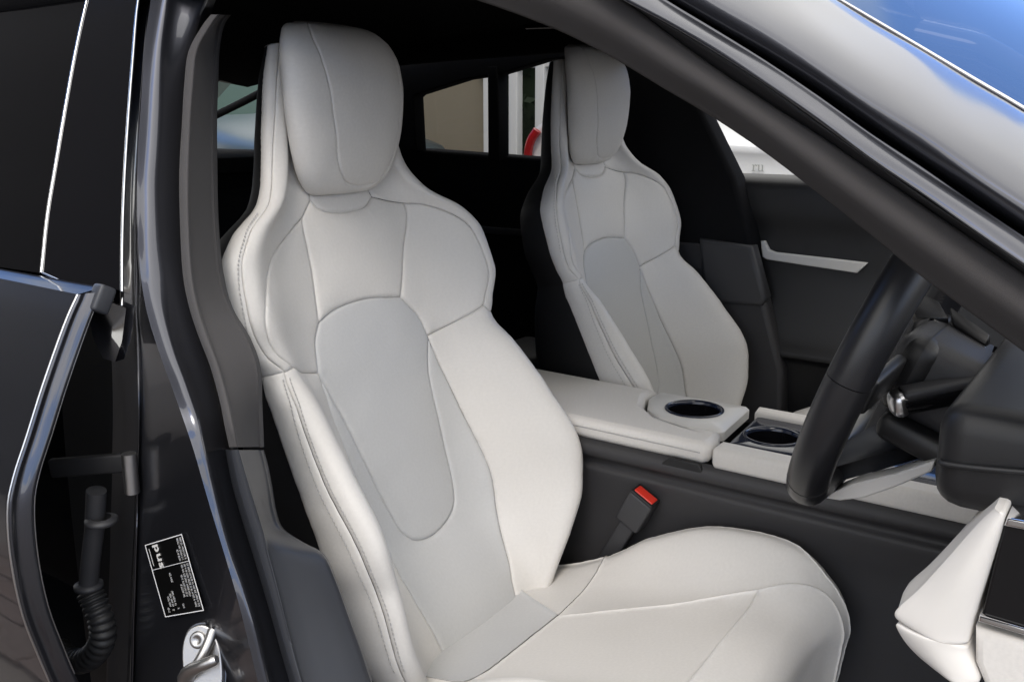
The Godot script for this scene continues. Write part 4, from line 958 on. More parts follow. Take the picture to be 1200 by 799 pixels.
func build_rear_door() -> void:
	var d := assembly("rear_door", "closed dark grey rear door with black window glass, left of the pillar", "car door")
	var prof: Array = ([[V(-0.250,0.936,0.848),V(-0.250,0.907,0.866),V(-0.250,0.849,0.896),V(-0.250,0.800,0.919),V(-0.250,0.760,0.938),V(-0.250,0.726,0.948),V(-0.250,0.671,0.951),V(-0.250,0.611,0.947),V(-0.250,0.555,0.936),V(-0.250,0.520,0.928),V(-0.250,0.440,0.905),V(-0.250,0.340,0.870)]])[0]
	# outer skin runs back along the car
	var rails := []
	for dx in [0.0, -.12, -.3, -.6, -1.0]:
		var r := []
		for p in prof:
			r.append(V(p.x + dx, p.y, p.z + dx * .02))
		rails.append(r)
	lofted("outer_skin", rails, M.paint, d, 4, 3)
	# shoulder from the belt line down to the skin
	var belt: Array = ([[V(-0.251,0.913,0.794),V(-0.334,0.921,0.789),V(-0.428,0.932,0.784),V(-0.535,0.935,0.782),V(-0.723,0.940,0.780),V(-1.066,0.940,0.780)]])[0]
	var sk := [[], [], []]
	for i in 5:
		var dx: float = [0.0, -.12, -.3, -.6, -1.0][i]
		var q: Vector3 = prof[0] + V(dx, 0, dx * .02)
		sk[2].append(q)
		sk[0].append(V(q.x, .925, .783))
		sk[1].append(V(q.x, .938, .815))
	lofted("shoulder", sk, M.paint, d, 3, 3)
	# rolled leading edge
	var e := [[], [], [], [], [], []]
	for p in prof:
		e[0].append(p + V(-.004, 0, .0005))
		e[1].append(p + V(.004, 0, -.001))
		e[2].append(p + V(.002, 0, -.008))
		e[3].append(p + V(.007, 0, -.015))
		e[4].append(p + V(.005, 0, -.025))
		e[5].append(p + V(-.05, 0, -.030))
	lofted("leading_edge", e, M.paint, d, 4, 3)
	var e0 := []
	var e4 := []
	for p in prof.slice(0, 10):
		e0.append(p + V(.001, 0, .0006))
		e4.append(p + V(.0065, 0, -.024))
	tube("edge_highlight", crm(e0, 4), .0013, M.silver, d, 8)  # silver lines drawn as the bright highlights along the painted edge
	tube("edge_highlight", crm(e4, 4), .0010, M.silver, d, 8)
	rbox("edge_clip", V(.018, .030, .020), .004, prof[0] + V(.006, -.008, -.022), M.grey_plastic, d, Basis(V(1, 0, 0), -.5))
	# window
	var wf: Array = ([[V(-0.440,1.382,0.559),V(-0.437,1.326,0.587),V(-0.426,1.260,0.620),V(-0.391,1.180,0.660),V(-0.356,1.103,0.698),V(-0.322,1.036,0.732),V(-0.287,0.973,0.764),V(-0.251,0.913,0.794)]])[0]
	var wd: Array = ([[V(-0.554,1.396,0.552),V(-0.555,1.338,0.581),V(-0.545,1.268,0.616),V(-0.526,1.195,0.653),V(-0.504,1.124,0.688),V(-0.481,1.055,0.722),V(-0.458,0.995,0.753),V(-0.429,0.932,0.784)]])[0]
	var off := V(0, .0018, .004)
	var a := []; var c := []; var g := []
	for i in wf.size():
		a.append(wf[i] + off)
		c.append(wd[i] + off)
		g.append(wd[i] + V(-.75, -.012, .005))
	lofted("window_applique", [a, c], M.gloss_black, d, 3, 1)
	lofted("window_glass", [wd, g], M.privacy, d, 3, 1)
	tube("window_moulding", crm(c, 4), .0022, M.chrome, d, 8)
	tube("window_moulding", crm(a, 4), .0020, M.chrome, d, 8)
	var bl := []
	for p in belt:
		bl.append(p + off)
	tube("belt_moulding", crm([bl[0], bl[1], bl[2]], 3), .0012, M.silver, d, 6)
	# corner of the skin ahead of the edge, under the window
	var cp: Array = [V(-0.3320,0.9253,0.7934),V(-0.2421,0.9138,0.7991),V(-0.2304,0.8813,0.8153),V(-0.2304,0.8607,0.8257),V(-0.2530,0.8610,0.8255),V(-0.2839,0.8790,0.8165)]
	var cst := begin()
	var cc := Vector3.ZERO
	for p in cp:
		cc += p / cp.size()
	for i in cp.size():
		var a2: Vector3 = cp[i]; var b2: Vector3 = cp[(i + 1) % cp.size()]
		cst.add_vertex(cc); cst.add_vertex(a2); cst.add_vertex(b2)
		quad(cst, a2, b2, b2 + V(-.002, 0, -.012), a2 + V(-.002, 0, -.012))
	commit(cst, "corner_panel", M.paint, d)
	# check strap and wiring bellows in the gap
	rbox("check_strap", V(.12, .022, .010), .003, V(-.275, .735, .83), M.black, d, Basis(V(0, 1, 0), .5) * Basis(V(0, 0, 1), .12))
	tube("pivot_pin", [V(-.222, .712, .826), V(-.222, .758, .826)], .008, M.satin_steel, d, 14)
	build_bellows(d)

func build_bellows(d: Node3D) -> void:
	tube("harness_pipe", [V(-0.2792,0.7038,0.8350),V(-0.2919,0.6533,0.8350),V(-0.3096,0.6050,0.8350),V(-0.3188,0.5746,0.8350)], .011, M.plastic, d, 16)
	var cp: Array = [V(-0.2755,0.6682,0.8350),V(-0.3190,0.5734,0.8350)]
	lathe("harness_collar", [Vector2(.012, -.004), Vector2(.018, -.003), Vector2(.018, .002), Vector2(.011, .004)], cp[0], M.plastic, d, 24)
	lathe("harness_collar", [Vector2(.012, -.004), Vector2(.0165, -.003), Vector2(.0165, .002), Vector2(.011, .004)], cp[1], M.plastic, d, 24)
	var path := crm([V(-0.3185,0.5669,0.8350),V(-0.3102,0.5538,0.8350),V(-0.2998,0.5324,0.8350),V(-0.3027,0.5065,0.8350),V(-0.3280,0.4768,0.8350),V(-0.3616,0.4563,0.8350),V(-0.3935,0.4507,0.8350),V(-0.4121,0.4562,0.8350)], 24)
	var pts := []
	var rad := []
	for i in path.size():
		pts.append(path[i])
		var ph := float(i) / path.size() * 21.0
		rad.append(.0125 + .0035 * absf(sin(PI * ph)) )
	tube("bellows", pts, rad, M.rubber, d, 18)

func build_console() -> void:
	var k := assembly("centre_console", "centre console with white leather armrest and two cup holders between the seats", "console")
	# dark body: section swept along the car
	var sec := [[.604, .112], [.600, .121], [.592, .127], [.583, .127], [.576, .121], [.572, .110], [.562, .103], [.556, .108], [.551, .112], [.54, .111], [.50, .104], [.46, .101], [.30, .10], [.16, .10]]
	for side in [1.0, -1.0]:
		var rails := []
		for p in sec:
			var r := []
			for x in [-.42, -.2, 0.0, .2, .4, .6, .9, 1.15]:
				r.append(V(x, p[0] + (.0 if x < .5 else (x - .5) * .02), p[1] * side))
			rails.append(r)
		lofted("side_panel", rails, M.console_plastic, k, 2, 2)
	rbox("console_core", V(1.5, .30, .17), .01, V(.36, .42, 0), M.black, k)
	# armrest lid
	prism("armrest_lid", p2([-.34, -.085, -.30, -.104, -.036, -.100, -.038, -.06, -.014, -.004, .028, .036, .082, .052, .146, .045, .156, .075, .157, .108, .148, .119, -.32, .119, -.34, .10]), .602, .637, .012, M.armrest, k, plan())
	tube("lid_seam", crm([V(-.32, .622, .1195), V(-.1, .623, .1195), V(.145, .622, .1192)], 6), .0011, M.stitch, k, 6)
	prism("notch_shade", p2([.085, .594, .098, .606, .146, .606, .152, .598, .152, .590, .085, .588]), .1185, .1265, .002, M.black, k)  # black block standing proud, in place of the shade inside a small recess
	# cup holder panel beside the lid
	holed_plate("cup_panel", p2([-.031, -.101, .136, -.108, .147, .038, .085, .046, .033, .030, -.008, -.006, -.032, -.06]), Vector2(.063, -.040), .047, .615, .634, .004, M.trim_white, k)
	cup(V(.063, .634, -.040), .047, k)
	# front tray
	holed_plate("tray_panel", p2([.156, -.088, .62, -.088, .62, .074, .168, .074]), Vector2(.213, -.004), .043, .60, .626, .002, M.blue_black, k)
	cup(V(.213, .626, -.004), .043, k)
	prism("tray_rail", p2([.162, .078, .60, .078, .60, .116, .59, .120, .168, .120, .162, .112]), .600, .634, .008, M.armrest, k, plan())
	prism("tray_rail", p2([.145, -.122, .60, -.122, .60, -.092, .150, -.092]), .600, .634, .006, M.armrest, k, plan())

func cup(at: Vector3, r: float, parent: Node) -> void:
	var c := parent
	lathe("cup_rim", [Vector2(r + .003, .0005), Vector2(r + .0025, .002), Vector2(r, .0028), Vector2(r - .003, .001), Vector2(r - .004, -.004)], at, M.blue_black, c)
	lathe("cup_bowl", [Vector2(r - .003, -.002), Vector2(r - .006, -.03), Vector2(r - .009, -.068), Vector2(.001, -.07)], at, M.gloss_black, c)
	rbox("grip_tab", V(.012, .022, .008), .003, at + V(-r + .012, -.025, .018), M.plastic, c)

func build_buckle() -> void:
	var t := assembly("belt_buckle", "black seat belt buckle with a red button beside the console", "belt buckle", V(-.005, .43, .128))
	var up := V(.47, .87, .10).normalized()
	var n := V(.88, -.47, 0).normalized()
	n = (n - up * n.dot(up)).normalized()
	var bs := Basis(n, up, n.cross(up).normalized())
	var o := V(.052, .078, 0)
	rbox("buckle_case", V(.044, .062, .030), .005, o, M.plastic, t, bs)
	rbox("button_surround", V(.043, .005, .029), .002, o + up * .0315, M.black, t, bs)
	rbox("release_button", V(.036, .006, .019), .002, o + up * .0325, M.red, t, bs)
	rbox("stalk", V(.028, .13, .014), .004, o - up * .09, M.plastic, t, bs)

func build_wheel() -> void:
	var C := V(.468, .892, .375)
	var t := assembly("steering_wheel", "black leather steering wheel with a thick flat-bottomed rim", "steering wheel", C)
	var ta := deg_to_rad(20.0)
	var up := V(sin(ta), cos(ta), 0)
	var R := .185
	var path := []
	var n := 120
	for i in n + 1:
		var a := TAU * i / n
		var y := sin(a) * R
		var z := cos(a) * R
		# flattened foot
		var lim := -.140
		if y < lim:
			y = lim + (y - lim) * .22
		path.append(up * y + V(0, 0, z))
	var ra := []
	for i in path.size():
		ra.append(.0205)
	tube("rim", path, ra, M.wheel_leather, t, 20)
	for a in [deg_to_rad(-42.0), deg_to_rad(60.0), deg_to_rad(222.0)]:
		var p: Vector3 = up * (sin(a) * R) + V(0, 0, cos(a) * R)
		var dd := (path[(int(a / TAU * n) + 1 + n) % n] - path[(int(a / TAU * n) - 1 + n) % n] as Vector3).normalized()
		tube("rim_seam", [p - dd * .0008, p + dd * .0008], .0207, M.black, t, 20)
	var nrm := V(cos(ta), -sin(ta), 0)
	var thread := begin()
	for i in range(0, n):
		for h in [0.1, 0.6]:
			var p0: Vector3 = path[i].lerp(path[i + 1], h)
			var p1: Vector3 = path[i].lerp(path[i + 1], h + .3)
			add_tube(thread, [p0 - p0.normalized() * .0204 + nrm * .002, p1 - p1.normalized() * .0204 - nrm * .002], .0006, 5)
	commit(thread, "rim_stitching", M.plastic, t)
	var bs := Basis(nrm, up, V(0, 0, 1))
	rbox("airbag_cover", V(.04, .085, .12), .02, nrm * .03 - up * .015, M.dark_leather, t, bs)
	for sz in [1.0, -1.0]:
		rbox("spoke", V(.012, .036, .11), .005, nrm * .016 - up * .012 + V(0, 0, .115 * sz), M.dark_leather, t, bs)
		tube("thumb_roller", [nrm * .004 + up * -.012 + V(0, 0, .085 * sz), nrm * .004 + up * -.012 + V(0, 0, .115 * sz)], .010, M.plastic, t, 16)
	rbox("lower_spoke", V(.016, .10, .06), .006, nrm * .02 - up * .085, M.plastic, t, bs)

func build_dash() -> void:
	var d := assembly("dashboard", "dark dashboard end with light leather corner and gloss black air vent", "dashboard")
	# padded end of the instrument hood
	rbox("hood_pad", V(.42, .085, .36), .022, V(.765, .865, .46), M.dark_leather, d)
	rbox("lower_pad", V(.40, .07, .34), .02, V(.79, .80, .46), M.dark_leather, d)
	tube("pad_piping", crm([V(.556, .858, .50), V(.560, .860, .62), V(.575, .862, .641), V(.68, .874, .6425), V(.9, .89, .6425)], 6), .0025, M.dark_leather, d, 8)
	# far side of the dash
	rbox("passenger_pad", V(.45, .16, .95), .04, V(.86, .86, -.22), M.dark_leather, d)
	# leather plates of the instrument hood
	var plate := 0
	for q in [[V(0.4912,0.9129,0.3397),V(0.5468,0.8939,0.3612),V(0.5384,0.8621,0.3974),V(0.4834,0.8962,0.3586)],
		[V(0.5034,0.9240,0.3270),V(0.5471,0.9040,0.3498),V(0.5455,0.8959,0.3590),V(0.5111,0.9097,0.3433)],
		[V(0.5532,0.8961,0.3588),V(0.5804,0.8901,0.3655),V(0.5898,0.8675,0.3912),V(0.5469,0.8564,0.4039)],
		[V(0.4737,0.9073,0.3461),V(0.4879,0.9126,0.3400),V(0.4821,0.8976,0.3571),V(0.4732,0.8989,0.3556)],
		[V(0.4525,0.9382,0.3110),V(0.4904,0.9282,0.3223),V(0.5048,0.9143,0.3381),V(0.4749,0.9112,0.3416)]]:
		plate += 1
		var st := begin()
		var nn: Vector3 = (q[1] - q[0]).cross(q[2] - q[0]).normalized()
		if nn.y < 0:
			nn = -nn
		var mid: Vector3 = (q[0] + q[1] + q[2] + q[3]) * .25
		var rails := [[], [], [], [], []]
		for i in 5:
			var p: Vector3 = q[i % 4]
			var inn := p.lerp(mid, .06)
			rails[0].append(mid); rails[1].append(inn); rails[2].append(p.lerp(mid, .015) - nn * .001); rails[3].append(p - nn * .004); rails[4].append(p - nn * .03)
		loft(st, rails, 1, 1)
		commit(st, "display_glass" if plate in [1, 3] else "hood_plate", M.gloss_black if plate in [1, 3] else M.dark_leather, d)
	# light leather corner
	for part in [["corner_upper", [[.8435, .6045, .6095], [.8405, .6025, .6120], [.825, .5930, .6108], [.79, .5745, .6060], [.764, .5600, .6022], [.748, .5495, .6002], [.7395, .5452, .5996], [.7345, .5470, .5992], [.7325, .5540, .5960]]],
			["corner_lower", [[.7322, .5560, .5960], [.7305, .5475, .5990], [.7255, .5485, .6005], [.716, .5560, .6060], [.7075, .5670, .6100], [.702, .5790, .6080], [.6985, .5890, .6010], [.6980, .5930, .5970]]]]:
		var wr := [[], [], [], [], [], [], []]
		for q in part[1]:
			var w: float = q[2] - q[1]
			var bulge: float = .006 * smoothstep(.0, .03, w)
			wr[0].append(V(q[1] + w * .02, q[0], .60))
			wr[1].append(V(q[1], q[0], .654))
			wr[2].append(V(q[1] + w * .04, q[0], .664))
			wr[3].append(V(q[1] + w * .50, q[0], .668 + bulge))
			wr[4].append(V(q[1] + w * .92, q[0], .668 + bulge * .3))
			wr[5].append(V(q[2], q[0], .655))
			wr[6].append(V(q[2] - w * .05, q[0], .60))
		lofted(part[0], wr, M.armrest_hide, d, 4, 4, true, true)
	prism("vent_face", p2([.6045, .752, .612, .838, .80, .838, .80, .752]), .60, .664, .002, M.gloss_black, d)
	prism("vent_bezel", p2([.612, .833, .6135, .840, .80, .845, .80, .838]), .62, .668, .002, M.chrome, d)
	prism("vent_bezel", p2([.6035, .754, .604, .7595, .80, .754, .80, .748]), .62, .668, .002, M.chrome, d)
	prism("lower_panel", p2([.602, .748, .80, .742, .80, .60, .64, .62, .615, .70, .605, .72]), .58, .668, .006, M.armrest, d)
	rbox("knee_panel", V(.5, .25, 1.3), .05, V(.92, .66, -.08), M.plastic, d)

func build_column() -> void:
	var t := assembly("steering_column", "steering column shroud with a silver-tipped stalk behind the wheel", "steering column", V(.56, .84, .375))
	var bs := Basis(V(0, 0, 1), deg_to_rad(-20))
	rbox("shroud", V(.24, .085, .11), .02, V(.02, -.005, 0), M.plastic, t, bs)
	rbox("lower_shroud", V(.20, .03, .09), .012, V(.0, -.055, 0.02), M.dark_leather, t, bs)
	prism("shroud_trim", p2([-0.1391,-0.1078,-0.1079,-0.0853,-0.0684,-0.0652,-0.0343,-0.0443,-0.0362,-0.0561,-0.0671,-0.0793,-0.0967,-0.0984,-0.1190,-0.1066]), .045, .075, .002, M.trim_white, t)
	var pq: Array = [V(0.4166,0.7726,0.4374),V(0.4545,0.8047,0.4053),V(0.4873,0.8076,0.4024),V(0.5175,0.8045,0.4055),V(0.4689,0.7826,0.4274),V(0.4185,0.7607,0.4493)]
	var st := begin()
	var cc: Vector3 = Vector3.ZERO
	for p in pq:
		cc += p / pq.size()
	for i in pq.size():
		var a2: Vector3 = pq[i] - t.position
		var b2: Vector3 = pq[(i + 1) % pq.size()] - t.position
		st.add_vertex(cc - t.position); st.add_vertex(a2); st.add_vertex(b2)
		quad(st, a2, b2, b2 + V(0, -.02, -.01), a2 + V(0, -.02, -.01))
	commit(st, "shroud_plate", M.grey_plastic, t)
	var q := Basis(V(0, 1, 0), deg_to_rad(28)) * Basis(V(0, 0, 1), deg_to_rad(14))
	rbox("stalk", V(.085, .024, .026), .010, V(-.040, .018, .065), M.gloss_black, t, q)
	rbox("stalk_cap", V(.070, .010, .0265), .0045, V(-.040, .0265, .065), M.plastic, t, q)
	rbox("stalk_tip", V(.018, .0255, .0275), .009, V(-.040, .018, .065) + q * V(-.036, -.0005, 0), M.silver, t, q)

func build_far_side() -> void:
	var d := assembly("passenger_door", "dark passenger door panel with a light trim strip and clear window, far side", "car door")
	var rails := []
	for p in [[.985, -.765], [.975, -.735], [.955, -.722], [.90, -.720], [.86, -.728], [.82, -.73], [.76, -.73], [.70, -.72], [.62, -.70], [.58, -.68], [.56, -.70], [.40, -.72], [.25, -.72]]:
		var r := []
		for x in [-.16, .1, .4, .7, 1.0]:
			r.append(V(x + (.975 - p[0]) * -.02, p[0], p[1]))
		rails.append(r)
	lofted("door_panel", rails, M.dark_leather, d, 2, 3)
	prism("trim_strip", p2([-.086, .836, -.077, .836, -.066, .817, -.05, .812, .155, .806, .135, .782, -.068, .794, -.08, .80]), -.728, -.712, .003, M.trim_white, d)
	lofted("window_glass", [[V(-.16, .98, -.765), V(.4, .98, -.765), V(.9, .98, -.765)], [V(-.25, 1.15, -.69), V(.3, 1.15, -.69), V(.6, 1.15, -.69)], [V(-.33, 1.29, -.61), V(.05, 1.29, -.61), V(.2, 1.29, -.61)]], M.glass, d, 2, 2)
	var b := assembly("far_pillar_trim", "dark far side centre pillar between the passenger door and rear window", "pillar")
	prism("upper_trim", p2([-.220, 1.115, -.140, .98, -.085, .82, -.19, .80, -.46, .80, -.47, 1.0, -.52, 1.30, -.32, 1.30]), -.74, -.67, .012, M.headliner, b)
	prism("middle_trim", p2([-.215, .838, -.085, .83, -.045, .715, -.055, .695, -.165, .69, -.195, .705]), -.70, -.655, .010, M.plastic, b)
	prism("lower_trim", p2([-.20, .83, -.10, .82, -.05, .70, .0, .55, .02, .20, -.46, .20, -.46, .83]), -.72, -.668, .012, M.console_plastic, b)
	# rear door, far side
	var r := assembly("far_rear_door", "dark far side rear door with tinted window split by a bar", "car door")
	prism("door_panel", p2([-.46, 1.00, -.80, 1.012, -1.08, 1.022, -1.7, 1.03, -1.7, .2, -.46, .2]), -.78, -.68, .01, M.headliner, r)
	prism("window_frame", p2([-.46, 1.31, -.46, 1.262, -.645, 1.250, -.79, 1.219, -.90, 1.209, -1.068, 1.172, -1.078, 1.165, -1.072, 1.02, -1.70, 1.02, -1.70, 1.31]), -.70, -.655, .003, M.headliner, r)
	prism("window_bar", p2([-.822, 1.0, -.822, 1.24, -.790, 1.24, -.786, 1.0]), -.70, -.653, .004, M.headliner, r)
	rbox("trim_strip", V(.16, .018, .01), .003, V(-.80, .813, -.676), M.plastic, r)
	lofted("window_glass", [[V(-.46, 1.0, -.705), V(-1.2, 1.0, -.705)], [V(-.46, 1.3, -.702), V(-1.2, 1.3, -.702)]], M.tint, r, 1, 1)
	# rear bench
	var s := assembly("rear_bench", "dark rear bench seat behind the front seats", "rear seat", V(-1.05, .25, 0))
	rbox("bench_cushion", V(.5, .16, 1.2), .05, V(.12, .12, 0), M.headliner, s)
	rbox("bench_backrest", V(.14, .55, 1.2), .05, V(-.17, .42, 0), M.headliner, s, Basis(V(0, 0, 1), .35))
	rbox("rear_console", V(.14, .20, .2), .02, V(.60, .27, -.29), M.plastic, s)

# ---------------------------------------------------------------- outside
func build_outside() -> void:
	# ground
	var g := MeshInstance3D.new()
	var pm := PlaneMesh.new()
	pm.size = Vector2(120, 120)
	g.mesh = pm
	g.name = "ground"
	g.material_override = M.joint
	add_child(g)
	structure(g, "paved ground outside the car", "ground")
	var shapes := []
	for k in 6:
		var st := begin()
		var w := .098 + rng.randf() * .004
		var h := .062 + rng.randf() * .004
		var poly := []
		for c in [[-1, -1], [0, -1.03], [1, -1], [1.03, 0], [1, 1], [0, 1.03], [-1, 1], [-1.03, 0]]:
			poly.append(Vector2(c[0] * w + rng.randf_range(-.008, .008), c[1] * h + rng.randf_range(-.006, .006)))
		add_prism(st, poly, 0.0, .022, .006, plan(), 1)
		st.index()
		st.generate_normals()
		shapes.append(st.commit())
	var zi := 0
	var z := 1.02
	while z < 2.9:
		var x := -1.75 + (.105 if zi % 2 == 1 else 0.0)
		while x < .35:
			var o := MeshInstance3D.new()
			o.name = "cobble"
			o.mesh = shapes[rng.randi() % 6]
			o.material_override = M.stone[rng.randi() % 4]
			o.position = V(x + rng.randf_range(-.006, .006), -.003 + rng.randf_range(-.002, .003), z)
			o.rotation.y = rng.randf_range(-.07, .07)
			g.add_child(o, true)
			x += .213
		z += .139
		zi += 1
	# tan rendered wall seen through the far rear window
	var w := thing("rendered_wall", "tan rendered wall seen through the far rear window", "wall", V(-5.6, 0, -5.6))
	rbox("wall_face", V(2.4, 3.2, .25), .02, V(0, 1.6, 0), M.render_tan, w)
	rbox("wall_coping", V(2.5, .08, .32), .02, V(0, 3.22, 0), M.trim_white, w)
	# white railing
	var r := thing("white_railing", "white painted railing seen beside the passenger headrest", "railing", V(-3.4, 0, -5.4))
	for i in 7:
		rbox("post", V(.09, 1.7, .09), .01, V(-.9 + i * .27, .85, 0), M.white_paint, r)
	for y in [1.52, .25]:
		rbox("rail", V(1.9, .05, .06), .01, V(-.08, y, 0), M.white_paint, r)
	var hg := thing("clipped_hedge", "dark clipped hedge behind the white railing", "hedge", V(-4.5, 0, -6.6))
	var leaf := begin()
	for i in 2600:
		var q := V(rng.randf_range(-1.7, 2.3), rng.randf_range(.05, 2.5), rng.randf_range(-.25, .25))
		var a3 := V(rng.randf_range(-1, 1), rng.randf_range(-1, 1), rng.randf_range(-1, 1)).normalized() * .07
		var b3 := V(rng.randf_range(-1, 1), rng.randf_range(-1, 1), rng.randf_range(-1, 1)).normalized() * .05
		leaf.set_smooth_group(-1)
		quad(leaf, q - a3, q + b3, q + a3, q - b3)
	commit(leaf, "foliage", M.hedge, hg)
	rbox("hedge_core", V(3.8, 2.3, .3), .1, V(.3, 1.15, -.05), M.hedge, hg)
	for i in 5:
		tube("stem", [V(-1.4 + i * .8, 0, 0), V(-1.35 + i * .8, 2.2, 0)], .03, M.tyre, hg, 8)
	build_neighbour()

func build_neighbour() -> void:
	# white open car parked alongside
	var c := thing("white_car", "white open-topped car parked beyond the far windows, red tail lamp showing", "car", V(-.2, 0, -3.9))
	var prof := [[-2.28, .55, .62], [-2.30, .80, .62], [-2.22, 1.02, .64], [-2.05, 1.12, .66], [-1.7, 1.12, .72], [-1.3, 1.04, .80], [-.9, .995, .84], [-.3, .985, .85], [.4, .98, .86], [1.0, .95, .86], [1.6, .84, .82], [2.0, .68, .70], [2.1, .50, .60]]
	var rails := [[], [], [], [], [], [], []]
	for p in prof:
		var hw: float = p[2]
		rails[0].append(V(p[0], .25, hw + .02))
		rails[1].append(V(p[0], .25 + (p[1] - .25) * .45, hw + .06))
		rails[2].append(V(p[0], .25 + (p[1] - .25) * .85, hw + .02))
		rails[3].append(V(p[0], p[1], hw - .08))
		rails[4].append(V(p[0], p[1], -hw + .08))
		rails[5].append(V(p[0], .25 + (p[1] - .25) * .6, -hw - .05))
		rails[6].append(V(p[0], .25, -hw))
	lofted("bodywork", rails, M.white_paint, c, 4, 3)
	tube("tail_lamp", crm([V(-2.235, .80, .68), V(-2.20, .95, .705), V(-2.15, 1.03, .70)], 4), .026, M.lamp_red, c, 12)
	for x in [-1.4, 1.25]:
		for z in [.78, -.78]:
			tube("wheel", [V(x, .33, z - .1), V(x, .33, z - .09), V(x, .33, z + .1), V(x, .33, z + .115)], [.30, .33, .33, .27], M.tyre, c, 28)
	rbox("windscreen_frame", V(.05, .45, 1.3), .02, V(.75, 1.13, 0), M.gloss_black, c, Basis(V(0, 0, 1), .9))
	var tm := TextMesh.new()
	var f := SystemFont.new()
	f.font_names = PackedStringArray(["Droid Serif"])
	tm.font = f
	tm.text = "ru"
	tm.font_size = 24
	tm.pixel_size = .0024
	tm.depth = .004
	var t := MeshInstance3D.new()
	t.name = "lettering"
	t.mesh = tm
	t.material_override = M.faded_print
	c.add_child(t, true)
	t.position = V(-.76, .875, .895)
	# blue car glimpsed through the tail window
	var b := thing("blue_car", "grey-blue car glimpsed through the tail window left of the headrest", "car", V(-6.6, 0, -4.6))
	var r2 := [[], [], [], [], []]
	for p in [[-1.9, .5, .7], [-1.7, .85, .75], [-1.0, .95, .8], [-.6, 1.02, .70], [.3, 1.06, .7], [1.0, .98, .78], [1.9, .85, .72], [2.1, .5, .62]]:
		r2[0].append(V(p[0], .25, p[2] + .08)); r2[1].append(V(p[0], lerpf(.25, p[1], .6), p[2] + .08)); r2[2].append(V(p[0], p[1], p[2] - .1)); r2[3].append(V(p[0], p[1], -p[2] + .1)); r2[4].append(V(p[0], .25, -p[2] - .08))
	lofted("bodywork", r2, M.car_blue, b, 4, 3)
	for x in [-1.3, 1.3]:
		for z in [.75, -.75]:
			tube("wheel", [V(x, .33, z - .1), V(x, .33, z + .1), V(x, .33, z + .115)], [.33, .33, .27], M.tyre, b, 24)
	var gw := thing("green_hoarding", "flat green hoarding behind the grey-blue car", "hoarding", V(-9.0, 0, -8.0))
	for i in 8:
		rbox("board", V(.06, 3.4, .98), .01, V(0, 1.7, -3.5 + i), M.sill_green, gw)
	var lg := thing("added_backing_wall", "added dark wall far off beyond the windscreen, backing its reflection", "building", V(3.0, 0, -10.0))  # invented building: dark backing so the blue reflection dominates in the windscreen
	rbox("wall", V(11.0, 3.3, .4), .02, V(0, 1.65, 0), M.brick_dark, lg)
	rbox("backing_top", V(11.3, .2, .7), .03, V(0, 3.38, 0), M.brick_dark, lg)
	# dark brick building on the driver's side, mirrored in the rear door and its glass
	var d := thing("dark_building", "dark brick building behind the camera, mirrored in the rear door", "building", V(-14.0, 0, 4.6))
	rbox("wall", V(24.0, 9.5, .4), .02, V(0, 4.75, 0), M.brick_dark, d)
	rbox("parapet", V(24.2, .2, .6), .02, V(0, 9.6, 0), M.brick_dark, d)

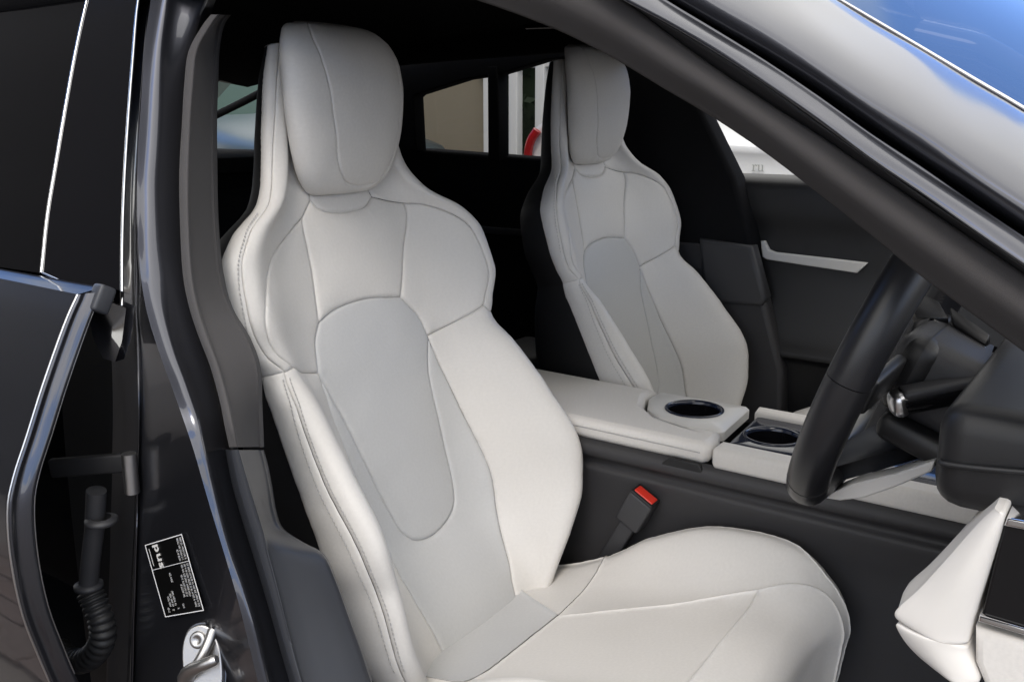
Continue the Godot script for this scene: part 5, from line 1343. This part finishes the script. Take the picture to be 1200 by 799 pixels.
func cloud_sky() -> ImageTexture:
	# bright broken cloud with blue gaps, the same all round
	var n := FastNoiseLite.new()
	n.seed = 758
	n.noise_type = FastNoiseLite.TYPE_SIMPLEX_SMOOTH
	n.frequency = .65
	n.fractal_octaves = 5
	var w := 768
	var h := 384
	var im := Image.create(w, h, false, Image.FORMAT_RGB8)
	for y in h:
		var el := PI * .5 - PI * (y + .5) / h
		for x in w:
			var az := TAU * (x + .5) / w
			var c := Color(.40, .38, .36)
			if el > -.01:
				var d := V(cos(el) * sin(az), sin(el), -cos(el) * cos(az))
				var q := d / (d.y + .35)
				var v := n.get_noise_3d(q.x * 1.2, q.z * 1.2, 3.0)
				var cover := smoothstep(-.26, -.12, v)
				var blue := Color(.46, .64, .95).lerp(Color(.66, .79, .96), pow(1.0 - max(0.0, d.y), 4.0))
				var white := Color(.98, .97, .95).lerp(Color(.82, .82, .83), clampf(v * 1.4, 0, 1))
				c = blue.lerp(white, cover)
			im.set_pixel(x, y, c)
	return ImageTexture.create_from_image(im)

func _ready() -> void:
	rng.seed = 20240611
	pucker.seed = 17
	pucker.frequency = .02
	# camera
	var cam := Camera3D.new()
	cam.name = "camera"
	add_child(cam)
	cam.fov = 39.94
	cam.near = 0.02
	cam.far = 300.0
	cam.position = V(.68, 1.12, 1.38)
	cam.rotation_degrees = V(-13.6, 35.0, 0)
	cam.current = true
	# sky: bright thin cloud near the horizon, blue overhead
	var we := WorldEnvironment.new()
	we.name = "environment"
	var env := Environment.new()
	env.background_mode = Environment.BG_SKY
	var sm := PanoramaSkyMaterial.new()
	sm.panorama = cloud_sky()
	var sky := Sky.new()
	sky.sky_material = sm
	env.sky = sky
	env.tonemap_mode = Environment.TONE_MAPPER_LINEAR
	env.tonemap_exposure = 2.6
	env.sdfgi_enabled = true
	env.ssao_enabled = true
	env.ssil_enabled = true
	we.environment = env
	add_child(we)
	var sun := DirectionalLight3D.new()
	sun.name = "sun"
	sun.light_energy = .24
	sun.light_angular_distance = 20.0
	sun.light_color = Color(1.0, .96, .90)
	sun.shadow_enabled = true
	add_child(sun)
	sun.look_at_from_position(V(1.0, 3.6, 2.9), Vector3.ZERO)
	make_materials()
	car = thing("parked_car", "dark grey sports car with light leather seats, seen through its open front doorway", "car")
	build_body()
	build_rear_door()
	var s := build_seat()
	s.set_meta("label", "light grey leather driver's seat nearest the open door, seen in full")
	var p := s.duplicate() as Node3D
	p.name = "front_seat_001"
	car.add_child(p)
	p.position = V(-.012, .012, -.375)
	p.set_meta("label", "light grey leather passenger seat on the far side of the console")
	build_console()
	build_buckle()
	build_wheel()
	build_column()
	build_dash()
	build_far_side()
	build_outside()
